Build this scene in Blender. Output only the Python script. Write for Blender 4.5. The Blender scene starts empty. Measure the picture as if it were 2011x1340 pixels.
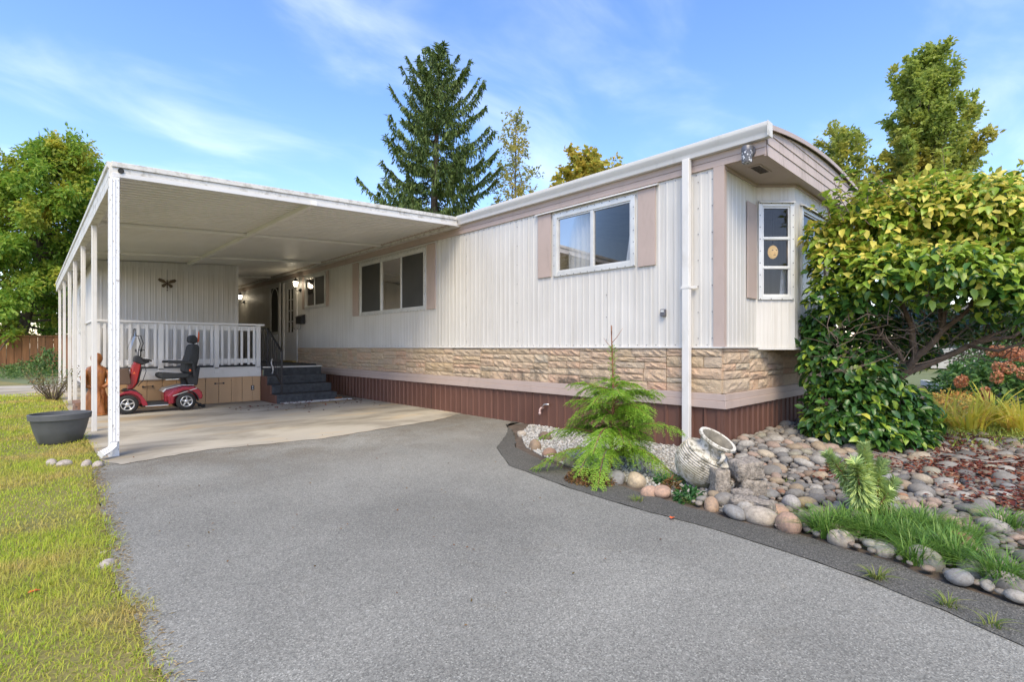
import bpy, bmesh, math, random
import numpy as np
from mathutils import Matrix, Vector
R = math.radians
rng = np.random.default_rng(7)
random.seed(7)
sc = bpy.context.scene
col = sc.collection

# ------------------------------------------------------------------ camera
CAM_H = 1.1
cam = bpy.data.cameras.new('camera'); cam_o = bpy.data.objects.new('camera', cam); col.objects.link(cam_o)
cam_o.location = (0, 0, CAM_H); cam_o.rotation_euler = (R(90), 0, R(-43.5))
cam.sensor_width = 36; cam.lens = 17.92; cam.shift_y = .00646; cam.clip_start = .05; cam.clip_end = 3000
sc.camera = cam_o

# ------------------------------------------------------------------ world and sun
SUN_EL, SUN_AZ = 52, 222          # azimuth clockwise from +Y
world = bpy.data.worlds.new('World'); sc.world = world; world.use_nodes = True
wn = world.node_tree.nodes; wl = world.node_tree.links; wn.clear()
def W(t, **k):
    n = wn.new(t)
    for a, b in k.items(): setattr(n, a, b)
    return n
sky = W('ShaderNodeTexSky', sky_type='NISHITA', sun_disc=False, sun_elevation=R(SUN_EL), sun_rotation=R(SUN_AZ))
sky.air_density = 1.0; sky.dust_density = .6; sky.ozone_density = 2.2
tc = W('ShaderNodeTexCoord'); sep = W('ShaderNodeSeparateXYZ'); wl.new(tc.outputs['Generated'], sep.inputs[0])
zz = W('ShaderNodeMath', operation='MAXIMUM'); wl.new(sep.outputs[2], zz.inputs[0]); zz.inputs[1].default_value = 0
za = W('ShaderNodeMath', operation='ADD'); wl.new(zz.outputs[0], za.inputs[0]); za.inputs[1].default_value = .22
dv = W('ShaderNodeVectorMath', operation='DIVIDE'); cmb = W('ShaderNodeCombineXYZ')
for i in range(3): wl.new(za.outputs[0], cmb.inputs[i])
wl.new(tc.outputs['Generated'], dv.inputs[0]); wl.new(cmb.outputs[0], dv.inputs[1])
mp = W('ShaderNodeMapping'); wl.new(dv.outputs[0], mp.inputs[0]); mp.inputs['Rotation'].default_value = (0, 0, R(38)); mp.inputs['Scale'].default_value = (.8, 1.5, 0); mp.inputs['Location'].default_value = (.4, 2.2, 0)
n1 = W('ShaderNodeTexNoise'); n1.inputs['Scale'].default_value = 1.9; n1.inputs['Detail'].default_value = 7; n1.inputs['Roughness'].default_value = .52; n1.inputs['Distortion'].default_value = .5
wl.new(mp.outputs[0], n1.inputs['Vector'])
cr = W('ShaderNodeValToRGB'); cr.color_ramp.elements[0].position = .44; cr.color_ramp.elements[1].position = .90; cr.color_ramp.elements[1].color = (.32, .32, .32, 1)
cr.color_ramp.interpolation = 'EASE'
wl.new(n1.outputs['Fac'], cr.inputs[0])
hs = W('ShaderNodeHueSaturation'); hs.inputs['Hue'].default_value = .502; hs.inputs['Saturation'].default_value = 1.22; hs.inputs['Value'].default_value = 1.2; wl.new(sky.outputs[0], hs.inputs['Color'])
mx = W('ShaderNodeMix', data_type='RGBA'); wl.new(cr.outputs[0], mx.inputs[0]); mt_ = W('ShaderNodeMix', data_type='RGBA', blend_type='MULTIPLY'); mt_.inputs[0].default_value = 1; wl.new(hs.outputs[0], mt_.inputs[6]); mt_.inputs[7].default_value = (1.25, 1.02, .99, 1); wl.new(mt_.outputs[2], mx.inputs[6]); mx.inputs[7].default_value = (8.3, 8.3, 8.8, 1)
bg = W('ShaderNodeBackground'); bg.inputs[1].default_value = .15; wl.new(mx.outputs[2], bg.inputs[0])
wo = W('ShaderNodeOutputWorld'); wl.new(bg.outputs[0], wo.inputs[0])

sun = bpy.data.lights.new('sun', 'SUN'); sun.energy = 2.0; sun.angle = R(32); sun.color = (1, .885, .60)
sun_o = bpy.data.objects.new('sun', sun); col.objects.link(sun_o)
sd = Vector((math.sin(R(SUN_AZ)) * math.cos(R(SUN_EL)), math.cos(R(SUN_AZ)) * math.cos(R(SUN_EL)), math.sin(R(SUN_EL))))
sun_o.rotation_euler = (-sd).to_track_quat('-Z', 'Y').to_euler(); sun_o.location = (0, 0, 30)
vs = sc.view_settings; vs.view_transform = 'Standard'; vs.look = 'None'; vs.gamma = 1; vs.use_curve_mapping = False
vs.exposure = .95

# ------------------------------------------------------------------ where things stand (photo pixel to ground)
F_, CX_, HY_ = 1001., 1005.5, 683.
CA, SA = math.cos(R(46.5)), math.sin(R(46.5))
def wxy(s, d): return (SA * s + CA * d, -CA * s + SA * d)
def G(px, py, z=0.):
    d = F_ * (CAM_H - z) / (py - HY_); return wxy((px - CX_) / F_ * d, d)
def D(px, py, d):
    x, y = wxy((px - CX_) / F_ * d, d); return (x, y, CAM_H + (HY_ - py) / F_ * d)

# ------------------------------------------------------------------ helpers
def tag(o, label=None, cat=None, group=None, kind=None):
    if label: o['label'] = label
    if cat: o['category'] = cat
    if group: o['group'] = group
    if kind: o['kind'] = kind
    return o
def thing(name, label, cat, loc=(0, 0, 0), group=None):
    o = bpy.data.objects.new(name, None); col.objects.link(o); o.location = loc; o.empty_display_size = .1
    return tag(o, label, cat, group)
def adopt(o, p):
    if p is not None:
        o.parent = p
        if p.type == 'EMPTY': o.matrix_parent_inverse = Matrix.Translation(-Vector(p.location))
    return o
def link(name, me, mat=None, parent=None, smooth=False, kind=None):
    if mat is not None and not me.materials: me.materials.append(mat)
    if smooth: me.polygons.foreach_set('use_smooth', [True] * len(me.polygons))
    o = bpy.data.objects.new(name, me); col.objects.link(o)
    adopt(o, parent)
    if kind: o['kind'] = kind
    return o
class MB:
    def __init__(s): s.v = []; s.f = []
    def add(s, V, Fc):
        n = len(s.v); s.v += [tuple(p) for p in V]; s.f += [tuple(i + n for i in f) for f in Fc]; return s
    def box(s, x0, x1, y0, y1, z0, z1, M=None):
        V = [(x, y, z) for x in (x0, x1) for y in (y0, y1) for z in (z0, z1)]
        if M is not None: V = [M @ Vector(p) for p in V]
        return s.add(V, [(0, 1, 3, 2), (4, 6, 7, 5), (0, 4, 5, 1), (2, 3, 7, 6), (0, 2, 6, 4), (1, 5, 7, 3)])
    def bar(s, a, b, w, h=None, up=(0, 0, 1)):
        h = h or w; a = Vector(a); b = Vector(b); d = (b - a); L = d.length; d.normalize(); up = Vector(up)
        if abs(d.dot(up)) > .98: up = Vector((1, 0, 0))
        r = d.cross(up).normalized(); u = r.cross(d)
        M = Matrix((r, d, u)).transposed().to_4x4(); M.translation = a
        return s.box(-w / 2, w / 2, 0, L, -h / 2, h / 2, M)
    def prism(s, prof, a0, a1, axis='y'):
        n = len(prof)
        def P(p, t): return {'y': (p[0], t, p[1]), 'x': (t, p[0], p[1]), 'z': (p[0], p[1], t)}[axis]
        V = [P(p, a0) for p in prof] + [P(p, a1) for p in prof]
        return s.add(V, [tuple(range(n))[::-1], tuple(range(n, 2 * n))] + [(i, (i + 1) % n, n + (i + 1) % n, n + i) for i in range(n)])
    def sheet(s, A, B):   # strip between two polylines
        n = len(A); return s.add(list(A) + list(B), [(i, i + 1, n + i + 1, n + i) for i in range(n - 1)])
    def tube(s, pts, rad, n=6, cap=True):
        pts = [Vector(p) for p in pts]; m = len(pts)
        if not hasattr(rad, '__len__'): rad = [rad] * m
        V = []; prev = None
        for i, p in enumerate(pts):
            t = (pts[min(i + 1, m - 1)] - pts[max(i - 1, 0)]).normalized()
            if prev is None: r = t.orthogonal().normalized()
            else:
                r = prev - t * prev.dot(t)
                r = r.normalized() if r.length > 1e-6 else t.orthogonal().normalized()
            prev = r; u = t.cross(r)
            V += [p + (r * math.cos(2 * math.pi * k / n) + u * math.sin(2 * math.pi * k / n)) * rad[i] for k in range(n)]
        Fc = [(i * n + k, i * n + (k + 1) % n, (i + 1) * n + (k + 1) % n, (i + 1) * n + k) for i in range(m - 1) for k in range(n)]
        if cap: Fc += [tuple(range(n))[::-1], tuple((m - 1) * n + k for k in range(n))]
        return s.add(V, Fc)
    def lathe(s, prof, n=32, M=None, sx=1, sy=1):
        V = [Vector((r * math.cos(2 * math.pi * k / n) * sx, r * math.sin(2 * math.pi * k / n) * sy, z)) for r, z in prof for k in range(n)]
        if M is not None: V = [M @ p for p in V]
        m = len(prof)
        return s.add(V, [(i * n + k, i * n + (k + 1) % n, (i + 1) * n + (k + 1) % n, (i + 1) * n + k) for i in range(m - 1) for k in range(n)])
    def ico(s, M, sub=1):
        bm = bmesh.new(); bmesh.ops.create_icosphere(bm, subdivisions=sub, radius=1)
        V = [M @ v.co for v in bm.verts]; Fc = [tuple(v.index for v in f.verts) for f in bm.faces]; bm.free()
        return s.add(V, Fc)
    def mesh(s, name):
        me = bpy.data.meshes.new(name); me.from_pydata(s.v, [], s.f); me.update(); return me
    def obj(s, name, mat, parent=None, smooth=False, bevel=0, kind=None, seg=2):
        o = link(name, s.mesh(name), mat, parent, smooth, kind)
        if bevel:
            b = o.modifiers.new('bevel', 'BEVEL'); b.width = bevel; b.segments = seg; b.limit_method = 'ANGLE'; b.angle_limit = R(40)
        if smooth == 'auto':
            o.data.polygons.foreach_set('use_smooth', [True] * len(o.data.polygons))
            bm = bmesh.new(); bm.from_mesh(o.data)
            for e in bm.edges:
                if len(e.link_faces) == 2 and e.calc_face_angle(0) > R(38): e.smooth = False
            bm.to_mesh(o.data); bm.free()
        return o
def TRS(loc=(0, 0, 0), rot=(0, 0, 0), scl=(1, 1, 1)):
    from mathutils import Euler
    return Matrix.LocRotScale(Vector(loc), Euler(rot), Vector(scl))
def np_mesh(name, V, Fc):
    V = np.asarray(V, dtype=np.float32).reshape(-1, 3); Fc = np.asarray(Fc, dtype=np.int32); k = Fc.shape[1]
    me = bpy.data.meshes.new(name); me.vertices.add(len(V)); me.vertices.foreach_set('co', V.ravel())
    me.loops.add(Fc.size); me.loops.foreach_set('vertex_index', Fc.ravel())
    me.polygons.add(len(Fc)); me.polygons.foreach_set('loop_start', np.arange(0, Fc.size, k, dtype=np.int32))
    me.update(calc_edges=True); return me
def nrm(a): return a / np.maximum(np.linalg.norm(a, axis=-1, keepdims=True), 1e-9)
TEMPL = {
    'tri': ([(0, -.5, 0), (0, .5, 0), (1, 0, 0)], [(0, 1, 2)]),
    'diamond': ([(0, 0, 0), (.45, -.5, .12), (1, 0, -.05), (.45, .5, .12)], [(0, 1, 2), (0, 2, 3)]),
    'leaf': ([(0, 0, 0), (.28, -.42, .10), (.28, 0, -.02), (.28, .42, .10), (.66, -.38, .05), (.66, 0, -.05), (.66, .38, .05), (1.02, 0, -.20)],
             [(0, 2, 1), (0, 3, 2), (1, 2, 5), (1, 5, 4), (2, 3, 6), (2, 6, 5), (4, 5, 7), (5, 6, 7)]),
    'spray': ([(0, -.12, 0), (0, .12, 0), (.5, -.5, .0), (.5, .5, .0), (1, 0, 0)], [(0, 1, 3), (0, 3, 2), (2, 3, 4)]),
}
def leaf_arrays(P, A, N, L, Wd, kind='diamond', droop=None):
    T, Fc = TEMPL[kind]; T = np.array(T); n = len(P); k = len(T)
    A = nrm(A); B = nrm(np.cross(N, A)); N = np.cross(A, B)
    L = np.broadcast_to(L, (n,))[:, None, None]; Wd = np.broadcast_to(Wd, (n,))[:, None, None]
    V = P[:, None, :] + A[:, None, :] * T[None, :, :1] * L + B[:, None, :] * T[None, :, 1:2] * Wd + N[:, None, :] * T[None, :, 2:3] * L
    if droop is not None: V[:, :, 2] -= (T[None, :, 0] ** 2) * np.broadcast_to(droop, (n,))[:, None]
    Fi = np.array(Fc)[None] + (np.arange(n) * k)[:, None, None]
    return V.reshape(-1, 3), Fi.reshape(-1, 3)
def blades(P, A, H, Wd, bend, segs=3):
    """upright grass blades bending along horizontal direction A"""
    n = len(P); A = nrm(A * np.array([1, 1, 0])); B = np.stack([-A[:, 1], A[:, 0], np.zeros(n)], 1)
    us = np.linspace(0, 1, segs + 1); V = []; H = np.broadcast_to(H, (n,)); Wd = np.broadcast_to(Wd, (n,)); bend = np.broadcast_to(bend, (n,))
    rows = []
    for u in us[:-1]:
        c = P + A * (bend * H * u ** 2)[:, None]; c = c + np.array([0, 0, 1.]) * (H * (u - .35 * np.minimum(bend, 1.6) * u ** 2.6))[:, None]
        w = (Wd * .5 * (1 - .75 * u ** 2))[:, None]
        rows += [c - B * w, c + B * w]
    c = P + A * (bend * H)[:, None] + np.array([0, 0, 1.]) * (H * (1 - .35 * np.minimum(bend, 1.6)))[:, None]
    rows.append(c); k = len(rows)
    V = np.stack(rows, 1).reshape(-1, 3); Fc = []
    for i in range(segs - 1): a = 2 * i; Fc += [(a, a + 1, a + 3), (a, a + 3, a + 2)]
    a = 2 * (segs - 1); Fc.append((a, a + 1, a + 2))
    Fi = np.array(Fc)[None] + (np.arange(n) * k)[:, None, None]
    return V, Fi.reshape(-1, 3)
def join_np(parts):
    Vs = []; Fs = []; o = 0
    for V, Fc in parts: Vs.append(V); Fs.append(Fc + o); o += len(V)
    return np.concatenate(Vs), np.concatenate(Fs)
def in_poly(P, poly):
    poly = np.asarray(poly); x, y = P[:, 0], P[:, 1]; c = np.zeros(len(P), bool); j = len(poly) - 1
    for i in range(len(poly)):
        xi, yi = poly[i]; xj, yj = poly[j]
        c ^= ((yi > y) != (yj > y)) & (x < (xj - xi) * (y - yi) / (yj - yi + 1e-12) + xi); j = i
    return c
def poly_sheet(name, pts, z, mat, kind='structure', parent=None):
    me = bpy.data.meshes.new(name); me.from_pydata([(x, y, z) for x, y in pts], [], [tuple(range(len(pts)))]); me.update()
    if me.polygons[0].normal.z < 0: me.flip_normals()
    return link(name, me, mat, parent, kind=kind)

# ------------------------------------------------------------------ materials
class Mt:
    def __init__(s, name):
        s.m = bpy.data.materials.new(name); s.m.use_nodes = True; s.t = s.m.node_tree; s.n = s.t.nodes; s.l = s.t.links
        s.p = s.n['Principled BSDF']; s.out = s.n['Material Output']
    def N(s, t, **k):
        n = s.n.new(t)
        for a, b in k.items(): setattr(n, a, b)
        return n
    def co(s, scale=(1, 1, 1), kind='Object'):
        c = s.N('ShaderNodeTexCoord'); m = s.N('ShaderNodeMapping'); s.l.new(c.outputs[kind], m.inputs[0]); m.inputs['Scale'].default_value = scale; return m.outputs[0]
    def noise(s, scale, detail=4, rough=.55, sc3=(1, 1, 1), kind='Object', dist=0):
        n = s.N('ShaderNodeTexNoise'); n.inputs['Scale'].default_value = scale; n.inputs['Detail'].default_value = detail; n.inputs['Roughness'].default_value = rough; n.inputs['Distortion'].default_value = dist
        s.l.new(s.co(sc3, kind), n.inputs['Vector']); return n.outputs['Fac']
    def ramp(s, fac, stops, interp='LINEAR'):
        r = s.N('ShaderNodeValToRGB'); e = r.color_ramp.elements; r.color_ramp.interpolation = interp
        while len(e) < len(stops): e.new(.5)
        for i, (p, c) in enumerate(stops):
            e[i].position = p; e[i].color = (*c, 1) if hasattr(c, '__len__') else (c, c, c, 1)
        s.l.new(fac, r.inputs[0]); return r.outputs[0]
    def mix(s, fac, a, b, mode='MIX'):
        m = s.N('ShaderNodeMix', data_type='RGBA', blend_type=mode)
        for i, v in ((0, fac), (6, a), (7, b)):
            if isinstance(v, (int, float)): m.inputs[i].default_value = v if i == 0 else (v, v, v, 1)
            elif isinstance(v, tuple): m.inputs[i].default_value = (*v, 1)
            else: s.l.new(v, m.inputs[i])
        return m.outputs[2]
    def math(s, op, a, b=None):
        m = s.N('ShaderNodeMath', operation=op)
        for i, v in enumerate((a, b)):
            if v is None: continue
            if isinstance(v, (int, float)): m.inputs[i].default_value = v
            else: s.l.new(v, m.inputs[i])
        return m.outputs[0]
    def base(s, c):
        if isinstance(c, tuple): s.p.inputs['Base Color'].default_value = (*c, 1)
        else: s.l.new(c, s.p.inputs['Base Color'])
        return s
    def set(s, rough=.6, metal=0, spec=.5):
        if isinstance(rough, (int, float)): s.p.inputs['Roughness'].default_value = rough
        else: s.l.new(rough, s.p.inputs['Roughness'])
        s.p.inputs['Metallic'].default_value = metal; s.p.inputs['Specular IOR Level'].default_value = spec; return s
    def bump(s, h, strength=.3, dist=.01):
        b = s.N('ShaderNodeBump'); b.inputs['Strength'].default_value = strength; b.inputs['Distance'].default_value = dist
        s.l.new(h, b.inputs['Height']); s.l.new(b.outputs[0], s.p.inputs['Normal']); return s
    def rand(s): return s.N('ShaderNodeObjectInfo').outputs['Random']
    def isl(s): return s.N('ShaderNodeNewGeometry').outputs['Random Per Island']

def plain(name, c, rough=.6, var=.12, scale=3., metal=0, spec=.5, bump=0, bscale=60):
    m = Mt(name); lo = tuple(v * (1 - var) for v in c); hi = tuple(min(1, v * (1 + var)) for v in c)
    m.base(m.ramp(m.noise(scale, 5, .6), [(.3, lo), (.7, hi)])).set(rough, metal, spec)
    if bump: m.bump(m.noise(bscale, 3), bump, .01)
    return m.m
def painted(name, c, dirt, rough=.5, streak=(9, 9, .5), amount=(.5, .78), dirt2=None):
    """paint with weather streaks of their own shape"""
    m = Mt(name); b = m.ramp(m.noise(1.7, 4), [(.3, tuple(v * .94 for v in c)), (.7, tuple(min(1, v * 1.04) for v in c))])
    k = m.ramp(m.noise(1.6, 6, .65, streak), [(amount[0], 0.), (amount[1], 1.)])
    b = m.mix(k, b, dirt)
    if dirt2:
        k2 = m.ramp(m.noise(14, 5, .7), [(.62, 0.), (.72, 1.)]); b = m.mix(k2, b, dirt2)
    m.base(b).set(rough).bump(m.noise(40, 3), .05, .004); return m.m

MAT = {}
MAT['siding'] = painted('white_siding', (.63, .61, .575), (.47, .44, .39), .5, (14, 14, .35), (.47, .82))
MAT['pink'] = painted('pink_trim', (.46, .365, .32), (.35, .275, .23), .55, (5, 5, 1.5), (.55, .9))
MAT['gable'] = painted('pink_gable_board', (.50, .41, .365), (.22, .17, .11), .65, (16, 16, 1.2), (.54, .78))
MAT['white'] = painted('white_paint', (.68, .665, .64), (.48, .46, .42), .45, (4, 4, 2), (.55, .9))
MAT['rail'] = painted('rail_paint', (.72, .705, .68), (.55, .53, .49), .5, (4, 4, 3), (.6, .9))
MAT['alu'] = plain('aluminium_frame', (.62, .62, .60), .4, .1, 6, .25)
MAT['old_white'] = painted('weathered_white_metal', (.66, .64, .59), (.34, .31, .25), .55, (7, 7, 7), (.48, .70), (.42, .39, .33))
MAT['ceil'] = plain('carport_pan_paint', (.77, .75, .70), .45, .05, 1.3)
m = Mt('flaking_post_paint')
m.base(m.mix(m.ramp(m.noise(75, 4, .65, (1, 1, .35)), [(.60, 0.), (.66, 1.)]), (.76, .755, .74), (.33, .31, .28))).set(.6).bump(m.noise(75, 4, .65, (1, 1, .35)), .3, .004); MAT['flake'] = m.m
m = Mt('brown_skirting')
b = m.ramp(m.noise(.9, 4), [(.3, (.105, .046, .031)), (.7, (.145, .066, .045))])
b = m.mix(m.ramp(m.noise(1.4, 5, .6, (7, 7, .5)), [(.55, 0.), (.9, .7)]), b, (.17, .10, .072))
m.base(b).set(.6).bump(m.noise(30, 3), .04, .004); MAT['skirt'] = m.m
MAT['dark'] = plain('dark_interior', (.03, .03, .03), .9)
MAT['room'] = plain('room_wall', (.46, .44, .42), .9)
MAT['curtain'] = plain('white_curtain', (.75, .75, .77), .9, .05)
m = Mt('patterned_curtain')
vo = m.N('ShaderNodeTexVoronoi'); vo.inputs['Scale'].default_value = 9; m.l.new(m.co((1, 1, .7)), vo.inputs['Vector'])
m.base(m.mix(m.ramp(vo.outputs['Distance'], [(.25, 1.), (.42, 0.)]), (.20, .18, .14), (.42, .40, .33))).set(.9); MAT['floral'] = m.m
MAT['screen'] = plain('insect_screen', (.055, .055, .052), .7)
m = Mt('window_glass')
gl = m.N('ShaderNodeBsdfGlossy'); gl.inputs['Roughness'].default_value = .015; gl.inputs['Color'].default_value = (.56, .53, .51, 1)
tr = m.N('ShaderNodeBsdfTransparent'); tr.inputs['Color'].default_value = (.80, .82, .82, 1)
fr = m.N('ShaderNodeFresnel'); fr.inputs['IOR'].default_value = 1.5
ms = m.N('ShaderNodeMixShader'); m.l.new(m.math('MINIMUM', m.math('ADD', m.math('MULTIPLY', fr.outputs[0], 1.6), .02), 1.), ms.inputs[0]); m.l.new(tr.outputs[0], ms.inputs[1]); m.l.new(gl.outputs[0], ms.inputs[2]); m.l.new(ms.outputs[0], m.out.inputs[0]); MAT['glass'] = m.m
m = Mt('clear_plastic')
gl = m.N('ShaderNodeBsdfGlossy'); gl.inputs['Roughness'].default_value = .12
tr = m.N('ShaderNodeBsdfTransparent'); tr.inputs['Color'].default_value = (.86, .87, .90, 1)
ms = m.N('ShaderNodeMixShader'); m.l.new(m.ramp(m.noise(9, 3), [(.35, .10), (.7, .42)]), ms.inputs[0]); m.l.new(tr.outputs[0], ms.inputs[1]); m.l.new(gl.outputs[0], ms.inputs[2]); m.l.new(ms.outputs[0], m.out.inputs[0]); MAT['plastic'] = m.m
# stone band
m = Mt('split_face_stone')
b = m.ramp(m.rand(), [(0, (.50, .37, .23)), (.3, (.60, .47, .33)), (.55, (.60, .40, .27)), (.75, (.50, .43, .33)), (1, (.60, .36, .24))])
b = m.mix(m.ramp(m.noise(7, 5, .6), [(.35, .0), (.7, .65)]), b, (.60, .48, .34))
b = m.mix(m.ramp(m.noise(2.1, 5, .7, dist=.6), [(.60, 0.), (.76, .85)]), b, (.16, .145, .12))
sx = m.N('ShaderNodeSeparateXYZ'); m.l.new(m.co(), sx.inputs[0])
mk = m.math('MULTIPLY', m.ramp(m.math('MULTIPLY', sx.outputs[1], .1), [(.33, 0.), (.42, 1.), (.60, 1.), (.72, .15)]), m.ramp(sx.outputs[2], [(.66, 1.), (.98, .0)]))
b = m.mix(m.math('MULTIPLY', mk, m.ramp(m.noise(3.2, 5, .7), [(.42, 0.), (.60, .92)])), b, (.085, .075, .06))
b = m.mix(m.ramp(m.noise(34, 4, .7), [(.34, .45), (.46, 0.)]), b, (.33, .23, .16))
m.base(b).set(.9).bump(m.noise(55, 5, .7), 1., .02); MAT['stone'] = m.m
MAT['mortar'] = plain('stone_mortar', (.46, .36, .26), .9, .15, 8)
# asphalt
def asphalt(name, c, lo, hi, strength):
    m = Mt(name)
    v = m.N('ShaderNodeTexVoronoi'); v.inputs['Scale'].default_value = 190; m.l.new(m.co(), v.inputs['Vector'])
    sp = m.N('ShaderNodeSeparateColor'); m.l.new(v.outputs['Color'], sp.inputs[0])
    k = m.ramp(sp.outputs[0], [(0, lo), (.55, 1.), (.86, 1.12), (1, hi)])
    b = m.ramp(m.noise(.55, 6, .6, dist=.3), [(.32, tuple(q * .74 for q in c)), (.68, tuple(q * 1.16 for q in c))])
    b = m.mix(m.ramp(m.noise(.85, 5, .7, (1, .6, 1)), [(.60, 0.), (.80, .35)]), b, tuple(q * .62 for q in c))
    sx = m.N('ShaderNodeSeparateXYZ'); m.l.new(m.co(), sx.inputs[0])
    st_ = m.math('MULTIPLY', m.ramp(m.math('MULTIPLY', sx.outputs[1], .1), [(.40, 0.), (.60, 1.)]), m.ramp(m.noise(1.5, 6, .65, dist=.5), [(.40, 0.), (.62, .8)]))
    b = m.mix(st_, b, tuple(q * w for q, w in zip(c, (.62, .55, .48))))
    b = m.mix(m.ramp(m.noise(3.4, 5, .7, dist=.8), [(.60, 0.), (.72, .3)]), b, tuple(q * w for q, w in zip(c, (.72, .66, .58))))
    b = m.mix(1., b, k, 'MULTIPLY')
    m.base(b).set(.85, 0, .35).bump(v.outputs['Distance'], strength, .006); return m.m
MAT['asphalt'] = asphalt('weathered_asphalt', (.252, .245, .214), .55, 1.65, .4)
MAT['asphalt_dark'] = asphalt('dark_asphalt', (.118, .113, .098), .45, 1.9, .6)
m = Mt('stained_concrete')
b = m.ramp(m.noise(.8, 6, .6), [(.3, (.37, .335, .27)), (.7, (.45, .41, .335))])
b = m.mix(m.ramp(m.noise(.75, 6, .65, (.8, 1.6, 1), dist=.4), [(.44, 0.), (.66, .85)]), b, (.15, .13, .10))
b = m.mix(m.ramp(m.noise(1.1, 4, .6, (.5, 1.3, 1)), [(.54, 0.), (.72, .6)]), b, (.56, .37, .15))
m.base(b).set(.85).bump(m.noise(60, 5), .15, .006); MAT['concrete'] = m.m
MAT['kerbmat'] = plain('pale_concrete', (.56, .55, .53), .85, .15, 5, bump=.2)
MAT['soil'] = plain('bed_soil', (.10, .075, .055), .95, .4, 9, bump=.8, bscale=50)
m = Mt('lawn_soil'); m.base(m.ramp(m.noise(1.3, 6, .65), [(.3, (.12, .13, .03)), (.55, (.22, .19, .06)), (.75, (.27, .21, .10))])).set(.95).bump(m.noise(60, 4), .6, .02); MAT['lawnsoil'] = m.m
MAT['ground'] = plain('distant_ground', (.13, .15, .06), .95, .3, .4)
def leafmat(name, cols, trans=.3, rough=.5, pos=None, spec=.4, objrand=False):
    """leaf colour differs from leaf to leaf; pos = (scale, second colours) for patches of another colour"""
    m = Mt(name); rnd = m.rand() if objrand else m.isl()
    c = m.ramp(rnd, [(i / max(1, len(cols) - 1), q) for i, q in enumerate(cols)])
    if pos:
        c2 = m.ramp(rnd, [(i / max(1, len(pos[1]) - 1), q) for i, q in enumerate(pos[1])])
        c = m.mix(m.ramp(m.noise(pos[0], 3, .6), [(pos[2], 0.), (pos[3], 1.)]), c, c2)
    m.base(c).set(rough, 0, spec)
    t = m.N('ShaderNodeBsdfTranslucent'); m.l.new(c, t.inputs[0]); s = m.N('ShaderNodeMixShader'); s.inputs[0].default_value = trans
    m.l.new(m.p.outputs[0], s.inputs[1]); m.l.new(t.outputs[0], s.inputs[2]); m.l.new(s.outputs[0], m.out.inputs[0]); return m.m
MAT['grass'] = leafmat('lawn_blade', [(.30, .43, .04), (.46, .56, .05), (.60, .60, .08), (.37, .49, .05)], .45, .6, (1.1, [(.60, .47, .12), (.66, .50, .18), (.50, .47, .08)], .47, .63))
MAT['bark'] = plain('grey_bark', (.13, .10, .075), .95, .35, 12, bump=.6, bscale=30)
MAT['bark_red'] = plain('cedar_stem', (.25, .11, .06), .9, .3, 15)
def pebble(name, objr):
    m = Mt(name); r_ = m.rand() if objr else m.isl()
    b = m.ramp(r_, [(0, (.09, .085, .078)), (.2, (.20, .185, .16)), (.38, (.28, .235, .18)), (.52, (.13, .12, .105)), (.66, (.27, .195, .14)), (.78, (.23, .215, .19)), (.9, (.33, .29, .23)), (1, (.26, .12, .06))])
    b = m.mix(m.ramp(m.noise(10, 5, .65), [(.3, .45), (.7, 0.)]), b, (.17, .155, .14))
    b = m.mix(m.ramp(m.noise(120, 3, .6), [(.62, 0.), (.72, .5)]), b, (.55, .53, .50))
    m.base(b).set(.75).bump(m.noise(45, 4), .25, .004); return m.m
m = Mt('edging_stone'); b = m.N('ShaderNodeObjectInfo').outputs['Color']
b = m.mix(m.ramp(m.noise(7, 6, .7), [(.35, .62), (.62, 0.)]), b, (.13, .11, .09)); b = m.mix(m.ramp(m.noise(90, 3, .6), [(.60, 0.), (.72, .45)]), b, (.60, .57, .53))
m.base(b).set(.8).bump(m.noise(30, 5), .35, .006); MAT['edge'] = m.m
MAT['pebble'] = pebble('river_stone', True); MAT['pebble_s'] = pebble('river_stone_small', False)
m = Mt('white_gravel'); m.base(m.ramp(m.isl(), [(0, (.22, .21, .19)), (.4, (.38, .37, .34)), (.8, (.50, .49, .46)), (1, (.38, .33, .27))])).set(.8); MAT['gravel'] = m.m
MAT['iron'] = plain('black_iron', (.018, .018, .02), .45, .2)
MAT['carpet'] = plain('charcoal_carpet', (.052, .056, .060), .97, .35, 14, bump=.5, bscale=120)
MAT['tan'] = painted('tan_board', (.53, .34, .185), (.40, .25, .135), .6, (4, 4, .5), (.5, .9))
m = Mt('fence_plank'); m.base(m.mix(m.ramp(m.noise(2, 5, .6, (9, 9, .8)), [(.35, 0.), (.75, 1.)]), m.ramp(m.rand(), [(0, (.20, .085, .03)), (1, (.30, .14, .055))]), (.15, .065, .025))).set(.85); MAT['plank'] = m.m
MAT['black'] = plain('black_plastic', (.02, .02, .021), .5, .2)
MAT['seat'] = plain('charcoal_seat_fabric', (.035, .037, .037), .85, .2, 20, bump=.3, bscale=150)
m = Mt('metallic_red_paint'); m.base((.30, .012, .03)).set(.25, .35); m.p.inputs['Coat Weight'].default_value = .8; MAT['red'] = m.m
m = Mt('bright_red_paint'); m.base((.40, .012, .012)).set(.3); m.p.inputs['Coat Weight'].default_value = .5; MAT['red2'] = m.m
MAT['silver'] = plain('silver_metal', (.62, .62, .62), .3, .05, 5, .8)
MAT['rubber'] = plain('tyre_rubber', (.022, .022, .022), .85, .2, 20)
m = Mt('brown_wicker'); w_ = m.N('ShaderNodeTexWave'); w_.inputs['Scale'].default_value = 22; w_.inputs['Distortion'].default_value = 1; m.l.new(m.co(), w_.inputs['Vector'])
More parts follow.
